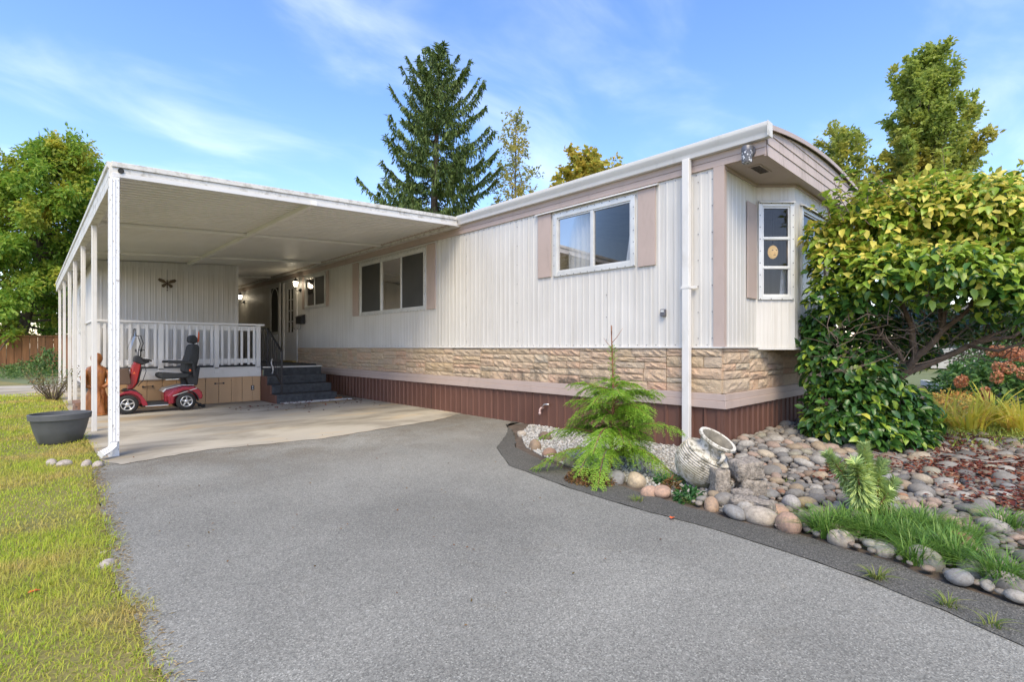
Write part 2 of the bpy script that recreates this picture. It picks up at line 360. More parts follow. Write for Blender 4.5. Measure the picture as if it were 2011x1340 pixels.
m.base(m.ramp(w_.outputs['Fac'], [(0, (.05, .03, .02)), (1, (.19, .12, .08))])).set(.7).bump(w_.outputs['Fac'], .6, .006); MAT['wicker'] = m.m
MAT['orange'] = plain('orange_vinyl', (.75, .13, .03), .5)
m = Mt('stained_carved_wood'); m.base(m.ramp(m.noise(3, 6, .6, (3, 3, 1), dist=1.2), [(.3, (.20, .065, .018)), (.7, (.47, .19, .055))])).set(.45).bump(m.noise(14, 5, .6, (2, 2, .6)), .6, .02); MAT['carved'] = m.m
MAT['pot'] = plain('grey_planter_plastic', (.085, .09, .095), .55, .2, 4)
m = Mt('weathered_white_urn')
b = m.mix(m.ramp(m.noise(18, 6, .78), [(.49, 0.), (.57, .9)]), (.60, .565, .49), (.20, .185, .14))
sx = m.N('ShaderNodeSeparateXYZ'); m.l.new(m.co(), sx.inputs[0])
b = m.mix(m.math('MULTIPLY', m.ramp(m.noise(4, 5, .6), [(.45, 0.), (.62, .9)]), m.ramp(sx.outputs[2], [(.08, 1.), (.24, .12)])), b, (.24, .21, .10))
m.base(b).set(.95, 0, .1).bump(m.noise(40, 4), .4, .006); MAT['urn'] = m.m
MAT['block'] = plain('rough_concrete_block', (.27, .235, .195), .95, .55, 45, bump=1., bscale=90)
MAT['bronze'] = plain('dark_bronze', (.10, .075, .05), .5, .2, 9, .5)
m = Mt('lit_lamp_glass'); m.base((.9, .88, .82)).set(.2); m.p.inputs['Emission Color'].default_value = (1, .9, .72, 1); m.p.inputs['Emission Strength'].default_value = 3.2; MAT['lamp'] = m.m
m = Mt('wire_and_glass_shade'); v = m.N('ShaderNodeTexVoronoi'); v.inputs['Scale'].default_value = 46; m.l.new(m.co((1, 1, .8)), v.inputs['Vector'])
m.base(m.ramp(v.outputs['Distance'], [(.3, (.70, .71, .73)), (.5, (.10, .10, .11))])).set(.3); MAT['shade'] = m.m
MAT['greymetal'] = plain('grey_fixture_metal', (.13, .13, .145), .4, .15, 9, .3)
m = Mt('gilded_mask'); m.base(m.ramp(m.noise(9, 4), [(.3, (.70, .36, .08)), (.7, (.95, .66, .28))])).set(.5); m.p.inputs['Emission Color'].default_value = (1, .62, .22, 1); m.p.inputs['Emission Strength'].default_value = .35; MAT['gold'] = m.m  # weak emission puts a glow into the gold of the mask
MAT['roof'] = plain('roof_metal', (.35, .33, .31), .5, .2, 2)
MAT['asphalt_roof'] = plain('grey_shingle', (.20, .20, .21), .9, .2, 3)
MAT['brass'] = plain('pinkish_tape', (.50, .36, .33), .6)
MAT['oak'] = plain('threshold_wood', (.38, .28, .10), .6, .15, 8)
MAT['dirt'] = plain('pot_soil', (.07, .035, .025), .95, .4, 20, bump=.8)

# ================================================================== THE SETTING
HX, HY0, HX1, HY1 = 5.234, 2.331, 9.05, 21.0      # house: long wall plane, near end wall plane, far side, far end
poly_sheet('ground', [(-900, -900), (900, -900), (900, 900), (-900, 900)], -.05, MAT['ground'])
def jitter(pts, step=.07, amp=.018, seed=3):
    r = random.Random(seed); out = []
    for a, b in zip(pts[:-1], pts[1:]):
        L = math.hypot(b[0] - a[0], b[1] - a[1]); n = max(1, int(L / step))
        for i in range(n):
            t = i / n; out.append((a[0] + (b[0] - a[0]) * t + r.uniform(-amp, amp), a[1] + (b[1] - a[1]) * t + r.uniform(-amp, amp)))
    return out + [pts[-1]]
LAWN_E = [(.10, -6), (.30, .5), (.345, 1.6), (.333, 1.994), (.302, 2.215), (.323, 2.629), (.289, 2.976), (.337, 3.706), (.362, 4.601), (.41, 5.883), (.50, 6.15)]
BED_E = [(4.95, 5.35), (4.56, 4.762), (3.9, 4.05), (3.705, 3.644), (3.516, 3.068), (3.42, 2.44), (3.312, 1.801), (3.253, 1.351), (3.269, .925), (3.185, .533), (3.085, .255), (3.047, .073), (2.9, -.8), (2.6, -4)]
SEAM = [(4.95, 5.30), (4.45, 4.78), (3.724, 4.172), (3.248, 3.461), (3.066, 2.57), (3.006, 1.936), (3.005, 1.401), (2.949, .931), (2.871, .597), (2.769, .308), (2.658, .064), (2.45, -.8), (2.1, -4)]
lawn = poly_sheet('lawn', jitter(LAWN_E + [(.45, 6.3), (.42, 12), (.55, 19), (-1, 25), (-30, 40), (-30, -6), (.10, -6)], .2, .01), -.003, MAT['lawnsoil'])
poly_sheet('driveway', jitter(LAWN_E, .04, .010, 1) + [(.6, 6.6), (5.3, 6.9), (5.3, 5.2)] + jitter(SEAM, .12, .006, 2) + [(-3, -6)], 0, MAT['asphalt'])
poly_sheet('driveway_border', jitter(SEAM, .1, .008, 4) + jitter(BED_E[::-1], .08, .018, 5) + [(5.28, 5.35), (5.28, 5.55)], .004, MAT['asphalt_dark'])
poly_sheet('garden_bed', jitter(BED_E, .1, .01, 6) + [(30, -4), (30, 2.5), (5.6, 2.5), (5.6, 5.3)], -.004, MAT['soil'])
poly_sheet('carport_slab', jitter([(.52, 6.35), (.62, 5.97), (1.0, 6.1), (1.4, 6.2), (2.0, 6.1), (2.6, 6.02), (3.6, 6.22), (4.37, 6.34), (5.3, 6.75)], .08, .02, 8) + [(5.3, 20.5), (.52, 20.5)], .005, MAT['concrete'])
poly_sheet('garden_path', jitter([(-9, 16.6), (-3, 16.3), (.62, 15.9), (.62, 20.4), (-3, 20.9), (-9, 21.1), (-9, 16.6)], .3, .03), .004, MAT['concrete'])
poly_sheet('neighbour_drive', [(9.6, -6), (40, -6), (40, 3.0), (10.2, 1.0)], .004, MAT['asphalt_dark'])

# ------------------------------------------------------------------ wall planes
class Plane:
    def __init__(s, p, u, n): s.p = Vector((*p, 0)); s.u = Vector((*u, 0)).normalized(); s.n = Vector((*n, 0)).normalized(); s.M = Matrix((s.u, s.n, Vector((0, 0, 1)))).transposed().to_4x4(); s.M.translation = s.p
    def pt(s, u, n, z): return s.p + s.u * u + s.n * n + Vector((0, 0, z))
    def box(s, mb, u0, u1, n0, n1, z0, z1): return mb.box(u0, u1, n0, n1, z0, z1, s.M)
    def corr(s, u0, u1, z0, z1, period=.1, rib=((0, 0), (.060, 0), (.068, .0035), (.086, .0035), (.094, 0)), n0=0., flip=False):
        us = [u0]; k = math.floor(u0 / period)
        hs_ = {}
        def hgt(u):
            q = (u % period)
            r = list(rib) + [(period, rib[0][1])]
            for (a, ha), (b, hb) in zip(r[:-1], r[1:]):
                if a <= q <= b: return ha + (hb - ha) * (q - a) / max(1e-9, b - a)
            return 0
        while k * period < u1:
            for a, _ in rib:
                v = k * period + a
                if u0 + 1e-4 < v < u1 - 1e-4: us.append(v)
            k += 1
        us.append(u1)
        A = [s.pt(u, n0 + hgt(u + 1e-7), z0) for u in us]; B = [s.pt(u, n0 + hgt(u + 1e-7), z1) for u in us]
        return MB().sheet(A, B)
LW = Plane((HX, 0), (0, 1), (-1, 0)); EW = Plane((0, HY0), (1, 0), (0, -1))
home = thing('mobile_home', 'long white mobile home with stone band, brown skirting and bowed roof end', 'mobile home', (7.1, 11, 0))

# siding on the long wall, split round the openings
WIN = [(3.391, 4.659, 2.08, 2.91), (7.79, 10.30, 1.795, 2.915), (12.07, 13.32, 2.11, 2.93)]
DOOR = (13.90, 14.86, .74, 2.93)
def siding(pl, u0, u1, z0, z1, parent=None, step=1.22):
    n = max(1, round((u1 - u0) / step)); w = (u1 - u0) / n
    for i in range(n): pl.corr(u0 + i * w, u0 + (i + 1) * w, z0, z1).obj('siding_panel', MAT['siding'], parent or home)
ST, FZ = 1.10, 2.995
cur = 2.425
for (a, b, z0, z1) in WIN:
    siding(LW, cur, a, ST, FZ); siding(LW, a, b, ST, z0, step=3); siding(LW, a, b, z1, FZ, step=3); cur = b
siding(LW, cur, DOOR[0], ST, FZ); siding(LW, DOOR[0], DOOR[1], DOOR[3], FZ, step=3); siding(LW, DOOR[1], HY1, .5, FZ)
# near end wall and bay
BAY = [(6.103, HY0), (6.428, 2.023), (7.888, 2.023), (8.213, HY0)]
siding(EW, HX + .03, BAY[0][0], ST - .006, 2.985); siding(EW, BAY[3][0], HX1, ST - .006, 2.985)
FA = Plane(BAY[0], (.325, -.308), (-.308, -.325)); FB = Plane(BAY[1], (1, 0), (0, -1)); FC = Plane(BAY[2], (.325, .308), (.308, -.325))
LF = math.hypot(.325, .308)
siding(FA, 0, .03, ST - .006, 2.985); siding(FA, LF - .03, LF, ST - .006, 2.985); siding(FA, .03, LF - .03, ST - .006, 1.664); siding(FA, .03, LF - .03, 2.762, 2.985)
siding(FB, 0, .19, ST - .006, 2.985); siding(FB, 1.27, 1.46, ST - .006, 2.985); siding(FB, .19, 1.27, ST - .006, 1.664); siding(FB, .19, 1.27, 2.755, 2.985)
siding(FC, 0, LF, ST - .006, 2.985)
b = MB(); zb = ST - .008
b.prism([(x, y) for x, y in [(BAY[0][0] - .02, HY0 + .1), (BAY[0][0], BAY[0][1] - .02), (BAY[1][0] - .012, BAY[1][1] - .022), (BAY[2][0] + .012, BAY[2][1] - .022), (BAY[3][0], BAY[3][1] - .02), (BAY[3][0] + .02, HY0 + .1)]], zb - .016, zb, 'z').obj('bay_sill_trim', MAT['white'], home)
# shell: far walls, floor
b = MB(); b.box(HX1, HX1 + .05, HY0, HY1, .3, 3.25); b.obj('far_side_wall', MAT['siding'], home)
b = MB(); b.box(HX + .02, HX1, HY1, HY1 + .05, .3, 3.25); b.obj('far_end_wall', MAT['siding'], home)
b = MB(); b.box(HX + .06, HX1 - .02, HY0 + .06, HY1 - .02, .62, .68); b.obj('floor', MAT['room'], home)
b = MB(); b.box(HX + .10, HX1 - .02, 5.6, 5.66, .69, 3.1); b.box(HX + .10, HX1 - .02, 11.3, 11.36, .69, 3.1); b.obj('inner_wall', MAT['room'], home)
b = MB(); b.box(HX + .03, HX + .05, 2.5, 13.8, .55, 1.12); b.box(HX + .05, HX1, HY0 + .03, HY0 + .05, .55, 1.09); b.obj('band_backing', MAT['mortar'], home)

b = MB()
for i in range(92):
    u = 2.50 + i * .122
    for z in (ST + .03, FZ - .035):
        if not (z > 2 and any(q[0] - .1 < u < q[1] + .1 for q in WIN)): LW.box(b, u - .0035, u + .0035, 0, .008, z - .0035, z + .0035)
for u, z0, z1 in ((2.445, 1.2, 2.95), (2.60, 1.2, 2.95), (3.80, 1.2, 2.0), (5.4, 1.2, 2.95), (6.6, 1.2, 2.95)):
    for z in np.arange(z0, z1, .28): LW.box(b, u - .0035, u + .0035, 0, .008, z - .0035, z + .0035)
b.obj('siding_screws', MAT['greymetal'], home, kind='stuff')
# stone band
ST0 = .615
def stone_face(pl, u0, u1, z0, z1, rnd):
    """one split-face stone: lumpy front, bevelled rim"""
    g = .004; u0 += g; u1 -= g; z0 += g; z1 -= g
    nu = max(3, min(9, int((u1 - u0) / .05))); nz = 3 if z1 - z0 < .13 else 4
    d0 = rnd.uniform(.014, .024); V = []; Fc = []
    for j in range(nz + 1):
        for i in range(nu + 1):
            e = (i in (0, nu)) or (j in (0, nz))
            V.append(pl.pt(u0 + (u1 - u0) * i / nu + (0 if e else rnd.uniform(-.012, .012)), (.008 + rnd.uniform(0, .006)) if e else d0 + rnd.uniform(-.010, .012), z0 + (z1 - z0) * j / nz + (0 if e else rnd.uniform(-.006, .006))))
    for j in range(nz):
        for i in range(nu): a = j * (nu + 1) + i; Fc.append((a, a + 1, a + nu + 2, a + nu + 1))
    n0 = len(V); ring = [i for i in range(nu + 1)] + [(j + 1) * (nu + 1) - 1 for j in range(1, nz + 1)] + [nz * (nu + 1) + i for i in range(nu - 1, -1, -1)] + [j * (nu + 1) for j in range(nz - 1, 0, -1)]
    for i in ring:
        q = V[i] - pl.p; V.append(pl.p + pl.u * q.dot(pl.u) + Vector((0, 0, q.z)) - pl.n * .03)
    m_ = len(ring); Fc += [(ring[k], ring[(k + 1) % m_], n0 + (k + 1) % m_, n0 + k) for k in range(m_)]
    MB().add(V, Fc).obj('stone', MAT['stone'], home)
def stone_band(pl, u0, u1, seed):
    rnd = random.Random(seed); u = u0; zt = ST - .006
    while u < u1 - .02:
        w = rnd.uniform(.45, .85)
        if u1 - u - w < .3: w = u1 - u
        z = ST0; cuts = [z]
        while cuts[-1] < zt - .13: cuts.append(cuts[-1] + rnd.choice((.06, .075, .09, .12, .15)))
        cuts.append(zt)
        for a, c in zip(cuts[:-1], cuts[1:]):
            if c - a < .04: continue
            k = 1 if (c - a > .12 and w < .6) else rnd.choice((1, 2, 2))
            if w > .7 and k == 1 and rnd.random() < .6: k = 2
            t = rnd.uniform(.3, .7) if k == 2 else 1
            if c - a > .125 and k == 2:
                stone_face(pl, u, u + w * t, a, c, rnd); h_ = a + (c - a) * rnd.uniform(.4, .6)
                stone_face(pl, u + w * t, u + w, a, h_, rnd); stone_face(pl, u + w * t, u + w, h_, c, rnd)
            else:
                stone_face(pl, u, u + w * t, a, c, rnd)
                if k == 2: stone_face(pl, u + w * t, u + w, a, c, rnd)
        u += w
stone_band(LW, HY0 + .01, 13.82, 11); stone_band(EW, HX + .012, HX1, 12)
b = MB(); LW.box(b, HY0 - .034, 13.82, .0, .034, ST - .005, ST + .007); EW.box(b, HX - .034, BAY[0][0] + .0, .002, .036, ST - .004, ST + .006); b.obj('band_cap', MAT['white'], home)
# belt trim: two stepped boards on each wall
for n0, (z0, z1) in ((.050, (.464, .545)), (.040, (.546, .616))):
    b = MB(); LW.box(b, HY0 - n0, 12.9, -.02, n0, z0, z1); b.obj('belt_board', MAT['pink'], home, bevel=.004)
    b = MB(); EW.box(b, HX - n0 + .001, HX1, -.02, n0 - .001, z0, z1); b.obj('belt_board', MAT['pink'], home, bevel=.004)
# brown skirting panels
SK = ((0, 0), (.100, 0), (.112, .016), (.132, .016), (.144, 0))
us = [HY0, 2.531] + [2.531 + .845 * i for i in range(1, 13)]
for a, c in zip(us[:-1], us[1:]):
    LW.corr(a + .004, c - .004, 0, .475, .15, SK, n0=.012).obj('skirting_panel', MAT['skirt'], home)
for i in range(4):
    EW.corr(HX + .004 + i * .95, HX + (i + 1) * .95, 0, .475, .15, SK, n0=.010).obj('skirting_panel', MAT['skirt'], home)
b = MB(); LW.box(b, HY0 + .02, 13.2, -.02, .004, 0, .47); EW.box(b, HX + .02, HX1, -.02, .004, 0, .47); b.obj('skirting_backing', MAT['dark'], home)
b = MB(); LW.box(b, HY0 - .024, HY0 + .06, -.01, .024, 0, .463); b.obj('skirting_corner', MAT['skirt'], home)
# corner boards
b = MB(); LW.box(b, HY0 - .022, 2.425, -.004, .022, ST + .008, FZ); b.box(HX - .0215, HX + .035, HY0 - .0225, HY0 + .01, ST + .008, FZ); b.obj('corner_board', MAT['pink'], home)
# frieze board, gutter, roof, gable
b = MB(); LW.box(b, 1.90, HY1, -.02, .024, 2.99, 3.06); b.obj('frieze_board', MAT['pink'], home, bevel=.003)
b = MB(); LW.box(b, 1.90, HY1, -.02, .030, 3.061, 3.20); b.obj('frieze_board', MAT['pink'], home, bevel=.003)
gp = [(HX - .031, 3.128), (HX - .088, 3.128), (HX - .095, 3.150), (HX - .097, 3.166), (HX - .105, 3.180), (HX - .132, 3.214), (HX - .137, 3.235), (HX - .137, 3.262), (HX - .127, 3.262), (HX - .126, 3.22), (HX - .09, 3.17), (HX - .031, 3.165)]
b = MB(); b.prism(gp, 1.845, 6.70); b.obj('gutter', MAT['white'], home, smooth='auto')
b = MB(); b.prism([(HX - .14, 3.125), (HX - .14, 3.266), (HX - .02, 3.266), (HX - .02, 3.125)], 1.838, 1.8445); b.obj('gutter_end_cap', MAT['old_white'], home)
AC, AP = 7.12, 3.44
arc = lambda x: AP - .0465 * (x - AC) ** 2
xs = np.linspace(HX - .03, HX1 + .05, 25)
b = MB(); b.prism([(x, arc(x)) for x in xs] + [(x, arc(x) - .022) for x in xs[::-1]], 1.862, HY1 + .1); b.obj('roof', MAT['roof'], home)
b = MB(); b.prism([(x, arc(x) - .014) for x in xs] + [(x, arc(x) - .058) for x in xs[::-1]], 1.850, 1.8615); b.obj('roof_edge_trim', MAT['pink'], home)
lap = [2.972, 3.09, 3.195, 3.295, 3.385]
for i, z0 in enumerate(lap):
    z1 = lap[i + 1] if i + 1 < len(lap) else 9
    X_ = [x for x in np.linspace(HX - .012, HX1 + .02, 41) if arc(x) - .05 > z0 + .005]
    if not X_: continue
    A = [(x, 1.886, z0) for x in X_]; Bp = [(x, 1.895, min(z1, arc(x) - .05)) for x in X_]; Cb = [(x, 1.905, z0) for x in X_]
    b = MB(); b.sheet(A, Bp); b.sheet(Cb, A); b.obj('gable_board', MAT['gable'], home)
b = MB(); b.box(HX - .02, HX1 + .02, 1.897, 1.915, 2.975, 3.29); b.obj('gable_backing', MAT['pink'], home)
b = MB(); b.box(HX + .0, HX1 + .02, 1.916, HY0 + .1, 2.986, 3.0); b.obj('soffit', MAT['pink'], home)
b = MB()
for pa, pb in zip([(HX, HY0)] + BAY, BAY + [(HX1, HY0)]):
    d_ = Vector((pb[0] - pa[0], pb[1] - pa[1])).normalized(); b.bar((*pa, 2.97), (*pb, 2.97), .05, .03)
b.obj('soffit_moulding', MAT['pink'], home)
# soffit vent
vent = MB(); vx, vy = 5.60, 2.10; vent.box(vx - .16, vx + .16, vy - .06, vy + .06, 2.978, 2.985); vo_ = vent.obj('soffit_vent', MAT['pink'], home)
for i in range(9):
    b = MB(); b.box(vx - .13 + i * .03, vx - .118 + i * .03, vy - .045, vy + .045, 2.974, 2.9795); b.obj('vent_slot', MAT['dark'], vo_)
# downspout with strap
b = MB(); LW.box(b, 2.650, 2.733, .052, .115, .03, 3.13); ds = b.obj('downspout', MAT['white'], home, bevel=.008)
b = MB(); LW.box(b, 2.60, 2.79, .024, .05, 1.735, 1.765); LW.box(b, 2.645, 2.738, .05, .119, 1.737, 1.763); b.obj('downspout_strap', MAT['white'], ds)
b = MB(); LW.box(b, 2.975, 3.035, .005, .045, 1.455, 1.535); ob = b.obj('outlet_box', MAT['greymetal'], home, bevel=.006)
b = MB(); LW.box(b, 2.985, 3.025, .045, .05, 1.50, 1.525); b.obj('outlet_cover', MAT['alu'], ob)

# windows
def window(pl, u0, u1, z0, z1, bars=(), hbars=(), fr=.05, parent=None, screens=(), mat='alu'):
    w = MB(); pl.box(w, u0 - .012, u0 + fr, -.04, .026, z0 - .012, z1 + .012); pl.box(w, u1 - fr, u1 + .012, -.04, .026, z0 - .012, z1 + .012)
    pl.box(w, u0 + fr, u1 - fr, -.04, .024, z0 - .012, z0 + fr); pl.box(w, u0 + fr, u1 - fr, -.04, .024, z1 - fr, z1 + .012)
    wo_ = w.obj('window', MAT[mat], parent or home, bevel=.004)
    for c in bars:
        b = MB(); pl.box(b, c - .024, c + .024, -.03, .018, z0 + fr, z1 - fr); b.obj('mullion', MAT[mat], wo_, bevel=.003)
    for c in hbars:
        b = MB(); pl.box(b, u0 + fr, u1 - fr, -.03, .018, c - .014, c + .014); b.obj('crossbar', MAT[mat], wo_, bevel=.003)
    eu = [u0 + fr] + list(bars) + [u1 - fr]; ez = [z0 + fr] + list(hbars) + [z1 - fr]
    for a, c in zip(eu[:-1], eu[1:]):
        for d_, e_ in zip(ez[:-1], ez[1:]):
            a1, c1, d1, e1 = a + .01 * (a != u0 + fr), c - .01 * (c != u1 - fr), d_, e_
            # sash rim and pane
            s = MB(); k = .018
            for (q0, q1, r0, r1) in ((a1, a1 + k, d1, e1), (c1 - k, c1, d1, e1), (a1 + k, c1 - k, d1, d1 + k), (a1 + k, c1 - k, e1 - k, e1)): pl.box(s, q0, q1, -.02, .010, r0, r1)
            s.obj('sash', MAT[mat], wo_)
            p = MB(); p.add([pl.pt(a1 + k, -.008, d1 + k), pl.pt(c1 - k, -.008, d1 + k), pl.pt(c1 - k, -.008, e1 - k), pl.pt(a1 + k, -.008, e1 - k)], [(0, 1, 2, 3)])
            p.obj('pane', MAT['glass'], wo_)
    for (a, c) in screens:
        p = MB(); p.add([pl.pt(a, .002, z0 + .045), pl.pt(c, .002, z0 + .045), pl.pt(c, .002, z1 - .045), pl.pt(a, .002, z1 - .045)], [(0, 1, 2, 3)]); p.obj('screen', MAT['screen'], wo_)
    s = MB()                                                     # screws round the flange
    n = int((u1 - u0) / .11)
    for i in range(n + 1):
        u = u0 + .006 + (u1 - u0 - .012) * i / n
        for z in (z0 - .002, z1 + .002): pl.box(s, u - .005, u + .005, .026, .029, z - .005, z + .005)
    n = int((z1 - z0) / .13)
    for i in range(1, n):
        z = z0 + (z1 - z0) * i / n
        for u in (u0 + .004, u1 - .004): pl.box(s, u - .005, u + .005, .026, .029, z - .005, z + .005)
    s.obj('screws', MAT['greymetal'], wo_, kind='stuff')
    return wo_
def curtain(pl, ua, ub, ta, tb, z0, z1, n0, wo_, mat, folds=9, amp=.02):
    """hanging cloth between u ua..ub at the bottom and ta..tb at the top"""
    A = []; Bq = []; k = folds * 6
    for i in range(k + 1):
        t = i / k; A.append(pl.pt(ua + (ub - ua) * t, -n0 + amp * math.sin(t * folds * 6.28), z0)); Bq.append(pl.pt(ta + (tb - ta) * t, -n0 + amp * .6 * math.sin(t * folds * 6.28), z1))
    b = MB(); b.sheet(A, Bq); b.obj('curtain', mat, wo_, smooth=True)
def shutter(pl, u0, u1, z0, z1):
    b = MB(); pl.box(b, u0, u1, .009, .024, z0, z1); b.obj('shutter', MAT['pink'], home, bevel=.004)
def drip(pl, u0, u1, z):
    b = MB(); b.add([pl.pt(u0, .01, z), pl.pt(u0, .055, z - .012), pl.pt(u0, .055, z + .002), pl.pt(u0, .01, z + .024), pl.pt(u1, .01, z), pl.pt(u1, .055, z - .012), pl.pt(u1, .055, z + .002), pl.pt(u1, .01, z + .024)],
                    [(0, 3, 2, 1), (4, 5, 6, 7), (0, 1, 5, 4), (1, 2, 6, 5), (2, 3, 7, 6), (3, 0, 4, 7)]); b.obj('drip_cap', MAT['white'], home)
a, c, z0, z1 = WIN[0]; w = window(LW, a, c, z0, z1, bars=(4.02,))
curtain(LW, 4.07, 4.50, 4.07, 4.50, z0 - .1, z1, .10, w, MAT['curtain'], 5, .03); curtain(LW, 3.42, 3.60, 3.42, 3.46, z0 - .1, z1, .09, w, MAT['curtain'], 4, .02)
shutter(LW, 4.72, 4.967, 2.075, 2.955); shutter(LW, 3.106, 3.34, 2.05, 2.955); drip(LW, 3.07, 5.0, 2.964)
a, c, z0, z1 = WIN[1]; w = window(LW, a, c, z0, z1, bars=(8.62, 9.40), screens=((7.84, 8.60), (9.42, 10.25)))
curtain(LW, 8.50, 9.55, 8.50, 9.55, z0 - .1, z1, .12, w, MAT['floral'], 9, .025)
shutter(LW, 10.36, 10.63, 1.79, 2.955); shutter(LW, 7.458, 7.73, 1.79, 2.955); drip(LW, 7.42, 10.67, 2.964)
a, c, z0, z1 = WIN[2]; w = window(LW, a, c, z0, z1, bars=(12.72,), screens=((12.1, 12.70),))
shutter(LW, 13.35, 13.50, 2.10, 2.955); shutter(LW, 11.87, 12.03, 2.10, 2.955)
w = window(FA, .03, LF - .03, 1.664, 2.762, hbars=(2.024, 2.362), fr=.035)
curtain(FA, .30, .41, .33, .41, 1.66, 2.05, .07, w, MAT['curtain'], 3, .01)
window(FB, .19, 1.27, 1.664, 2.755, fr=.04)
drip(FB, .16, 1.30, 2.775); drip(FA, .02, LF - .02, 2.775)
b = MB(); EW.box(b, 5.815, 6.07, .009, .022, 1.655, 2.738); b.obj('shutter', MAT['pink'], home, bevel=.004)
b = MB(); b.box(7.86, 8.0, 2.0, 2.33, 1.1, 2.98); b.obj('bay_post', MAT['pink'], home)

# doors
d0, d1, dz0, dz1 = DOOR
b = MB(); LW.box(b, d0 - .06, d0 + .02, -.05, .03, dz0 - .03, dz1 + .05); LW.box(b, d1 - .02, d1 + .06, -.05, .03, dz0 - .03, dz1 + .05); LW.box(b, d0 + .02, d1 - .02, -.05, .03, dz1 - .02, dz1 + .05); b.obj('door_frame', MAT['white'], home)
b = MB(); LW.box(b, d0 + .02, d1 - .02, -.05, -.01, dz0, 1.52); LW.box(b, d0 + .02, d0 + .30, -.05, -.01, 1.52, dz1 - .02); LW.box(b, d1 - .24, d1 - .02, -.05, -.01, 1.52, dz1 - .02); LW.box(b, d0 + .30, d1 - .24, -.05, -.01, 2.72, dz1 - .02)
door = b.obj('front_door', MAT['white'], home)
b = MB(); LW.box(b, d0 + .30, d1 - .24, -.035, -.03, 1.52, 2.72); b.obj('door_glass', MAT['glass'], door)
b = MB()
for i in range(1, 4): LW.box(b, d0 + .30, d1 - .24, -.03, -.012, 1.52 + .3 * i - .008, 1.52 + .3 * i + .008)
LW.box(b, (d0 + d1) / 2 + .02, (d0 + d1) / 2 + .036, -.03, -.0125, 1.52, 2.72); b.obj('glazing_bars', MAT['white'], door)
b = MB(); LW.box(b, d0 + .2, d1 - .2, -.0095, -.004, .92, 1.02); LW.box(b, d0 + .2, d1 - .2, -.0095, -.004, 1.36, 1.44); b.obj('door_panel', MAT['white'], door)
b = MB(); LW.box(b, d0 - .02, d1 + .02, -.02, .12, .705, .742); b.obj('door_threshold', MAT['oak'], home)
# storm door swung back against the wall, with an arched screen
sdo = MB(); s0, s1 = 15.0, 15.86
LW.box(sdo, s0, s0 + .12, .04, .07, .78, 2.93); LW.box(sdo, s1 - .12, s1, .04, .07, .78, 2.93); LW.box(sdo, s0 + .12, s1 - .12, .04, .07, 2.82, 2.93); LW.box(sdo, s0 + .12, s1 - .12, .04, .07, .78, 1.30); LW.box(sdo, s0 + .12, s1 - .12, .04, .07, 1.46, 1.55)
sd_ = sdo.obj('storm_door', MAT['white'], home)
b = MB(); LW.box(b, s0 + .12, s1 - .12, .05, .054, 1.55, 2.82); b.obj('screen', MAT['screen'], sd_)
for i in range(7):
    b = MB(); LW.box(b, s0 + .15 + i * .085, s0 + .18 + i * .085, .04, .066, 1.30, 1.46); b.obj('spindle', MAT['white'], sd_)
b = MB(); ar = [LW.pt((s0 + s1) / 2 + .30 * math.cos(t), .06, 2.45 + .36 * math.sin(t)) for t in np.linspace(0, math.pi, 15)]; b.tube([LW.pt((s0 + s1) / 2 + .30, .06, 1.56)] + ar + [LW.pt((s0 + s1) / 2 - .30, .06, 1.56)], .012, 5); b.obj('arch_trim', MAT['white'], sd_)

# ------------------------------------------------------------------ things fixed to the home
def lantern(y, z, label, lit):
    o = thing('wall_lantern', label, 'lantern', (HX - .02, y, z), 'coach lanterns by the doors'); x = HX - .14
    b = MB(); b.lathe([(.0, 0), (.05, .0), (.055, .01), (.02, .05), (0, .055)], 12, Matrix.Translation((HX - .012, y, z - .10)) @ Matrix.Rotation(R(-90), 4, 'Y')); b.obj('wall_plate', MAT['iron'], o)
    b = MB(); b.tube([(HX - .04, y, z - .1), (HX - .10, y, z - .14), (x, y, z - .10), (x, y, z - .03)], .009, 6); b.obj('arm', MAT['iron'], o)
    b = MB(); b.lathe([(.035, 0), (.045, .03), (.07, .13), (.02, .14)], 8, Matrix.Translation((x, y, z - .02))); g = b.obj('lamp_glass', MAT['lamp'] if lit else MAT['glass'], o)
    b = MB(); b.lathe([(.0, -.03), (.04, -.02), (.04, 0.)], 8, Matrix.Translation((x, y, z - .02))); b.lathe([(.085, .13), (.06, .17), (.015, .21), (.012, .235), (0, .25)], 8, Matrix.Translation((x, y, z - .02))); b.obj('cap', MAT['iron'], o)
    if lit:
        L = bpy.data.lights.new('lantern_light', 'POINT'); L.energy = 1.6; L.color = (1, .85, .6); L.shadow_soft_size = .05
        lo = bpy.data.objects.new('lantern_light', L); col.objects.link(lo); lo.location = (x - .10, y, z + .02); adopt(lo, o)
lantern(13.62, 2.72, 'lit black coach lantern on the wall between front door and small window', True)
lantern(18.45, 2.72, 'lit coach lantern far back on the wall beyond the storm door', True)
o = thing('mailbox', 'small black wall mailbox with curled newspaper hooks beside the front door', 'mailbox', (HX - .02, 13.45, 1.72))
b = MB(); b.prism([(HX - .022, 1.72), (HX - .13, 1.72), (HX - .13, 1.90), (HX - .022, 1.96)], 13.30, 13.66); b.obj('box', MAT['iron'], o, bevel=.006)
b = MB(); b.prism([(HX - .02, 1.965), (HX - .14, 1.90), (HX - .14, 1.885), (HX - .02, 1.95)], 13.285, 13.675); b.obj('lid', MAT['iron'], o)
for y in (13.38, 13.58):
    b = MB(); b.tube([(HX - .1, y, 1.72), (HX - .1, y, 1.62)] + [(HX - .1 - .05 + .05 * math.cos(t), y, 1.62 - .05 * math.sin(t)) for t in np.linspace(0, math.pi, 8)], .006, 5); b.obj('hook', MAT['iron'], o)
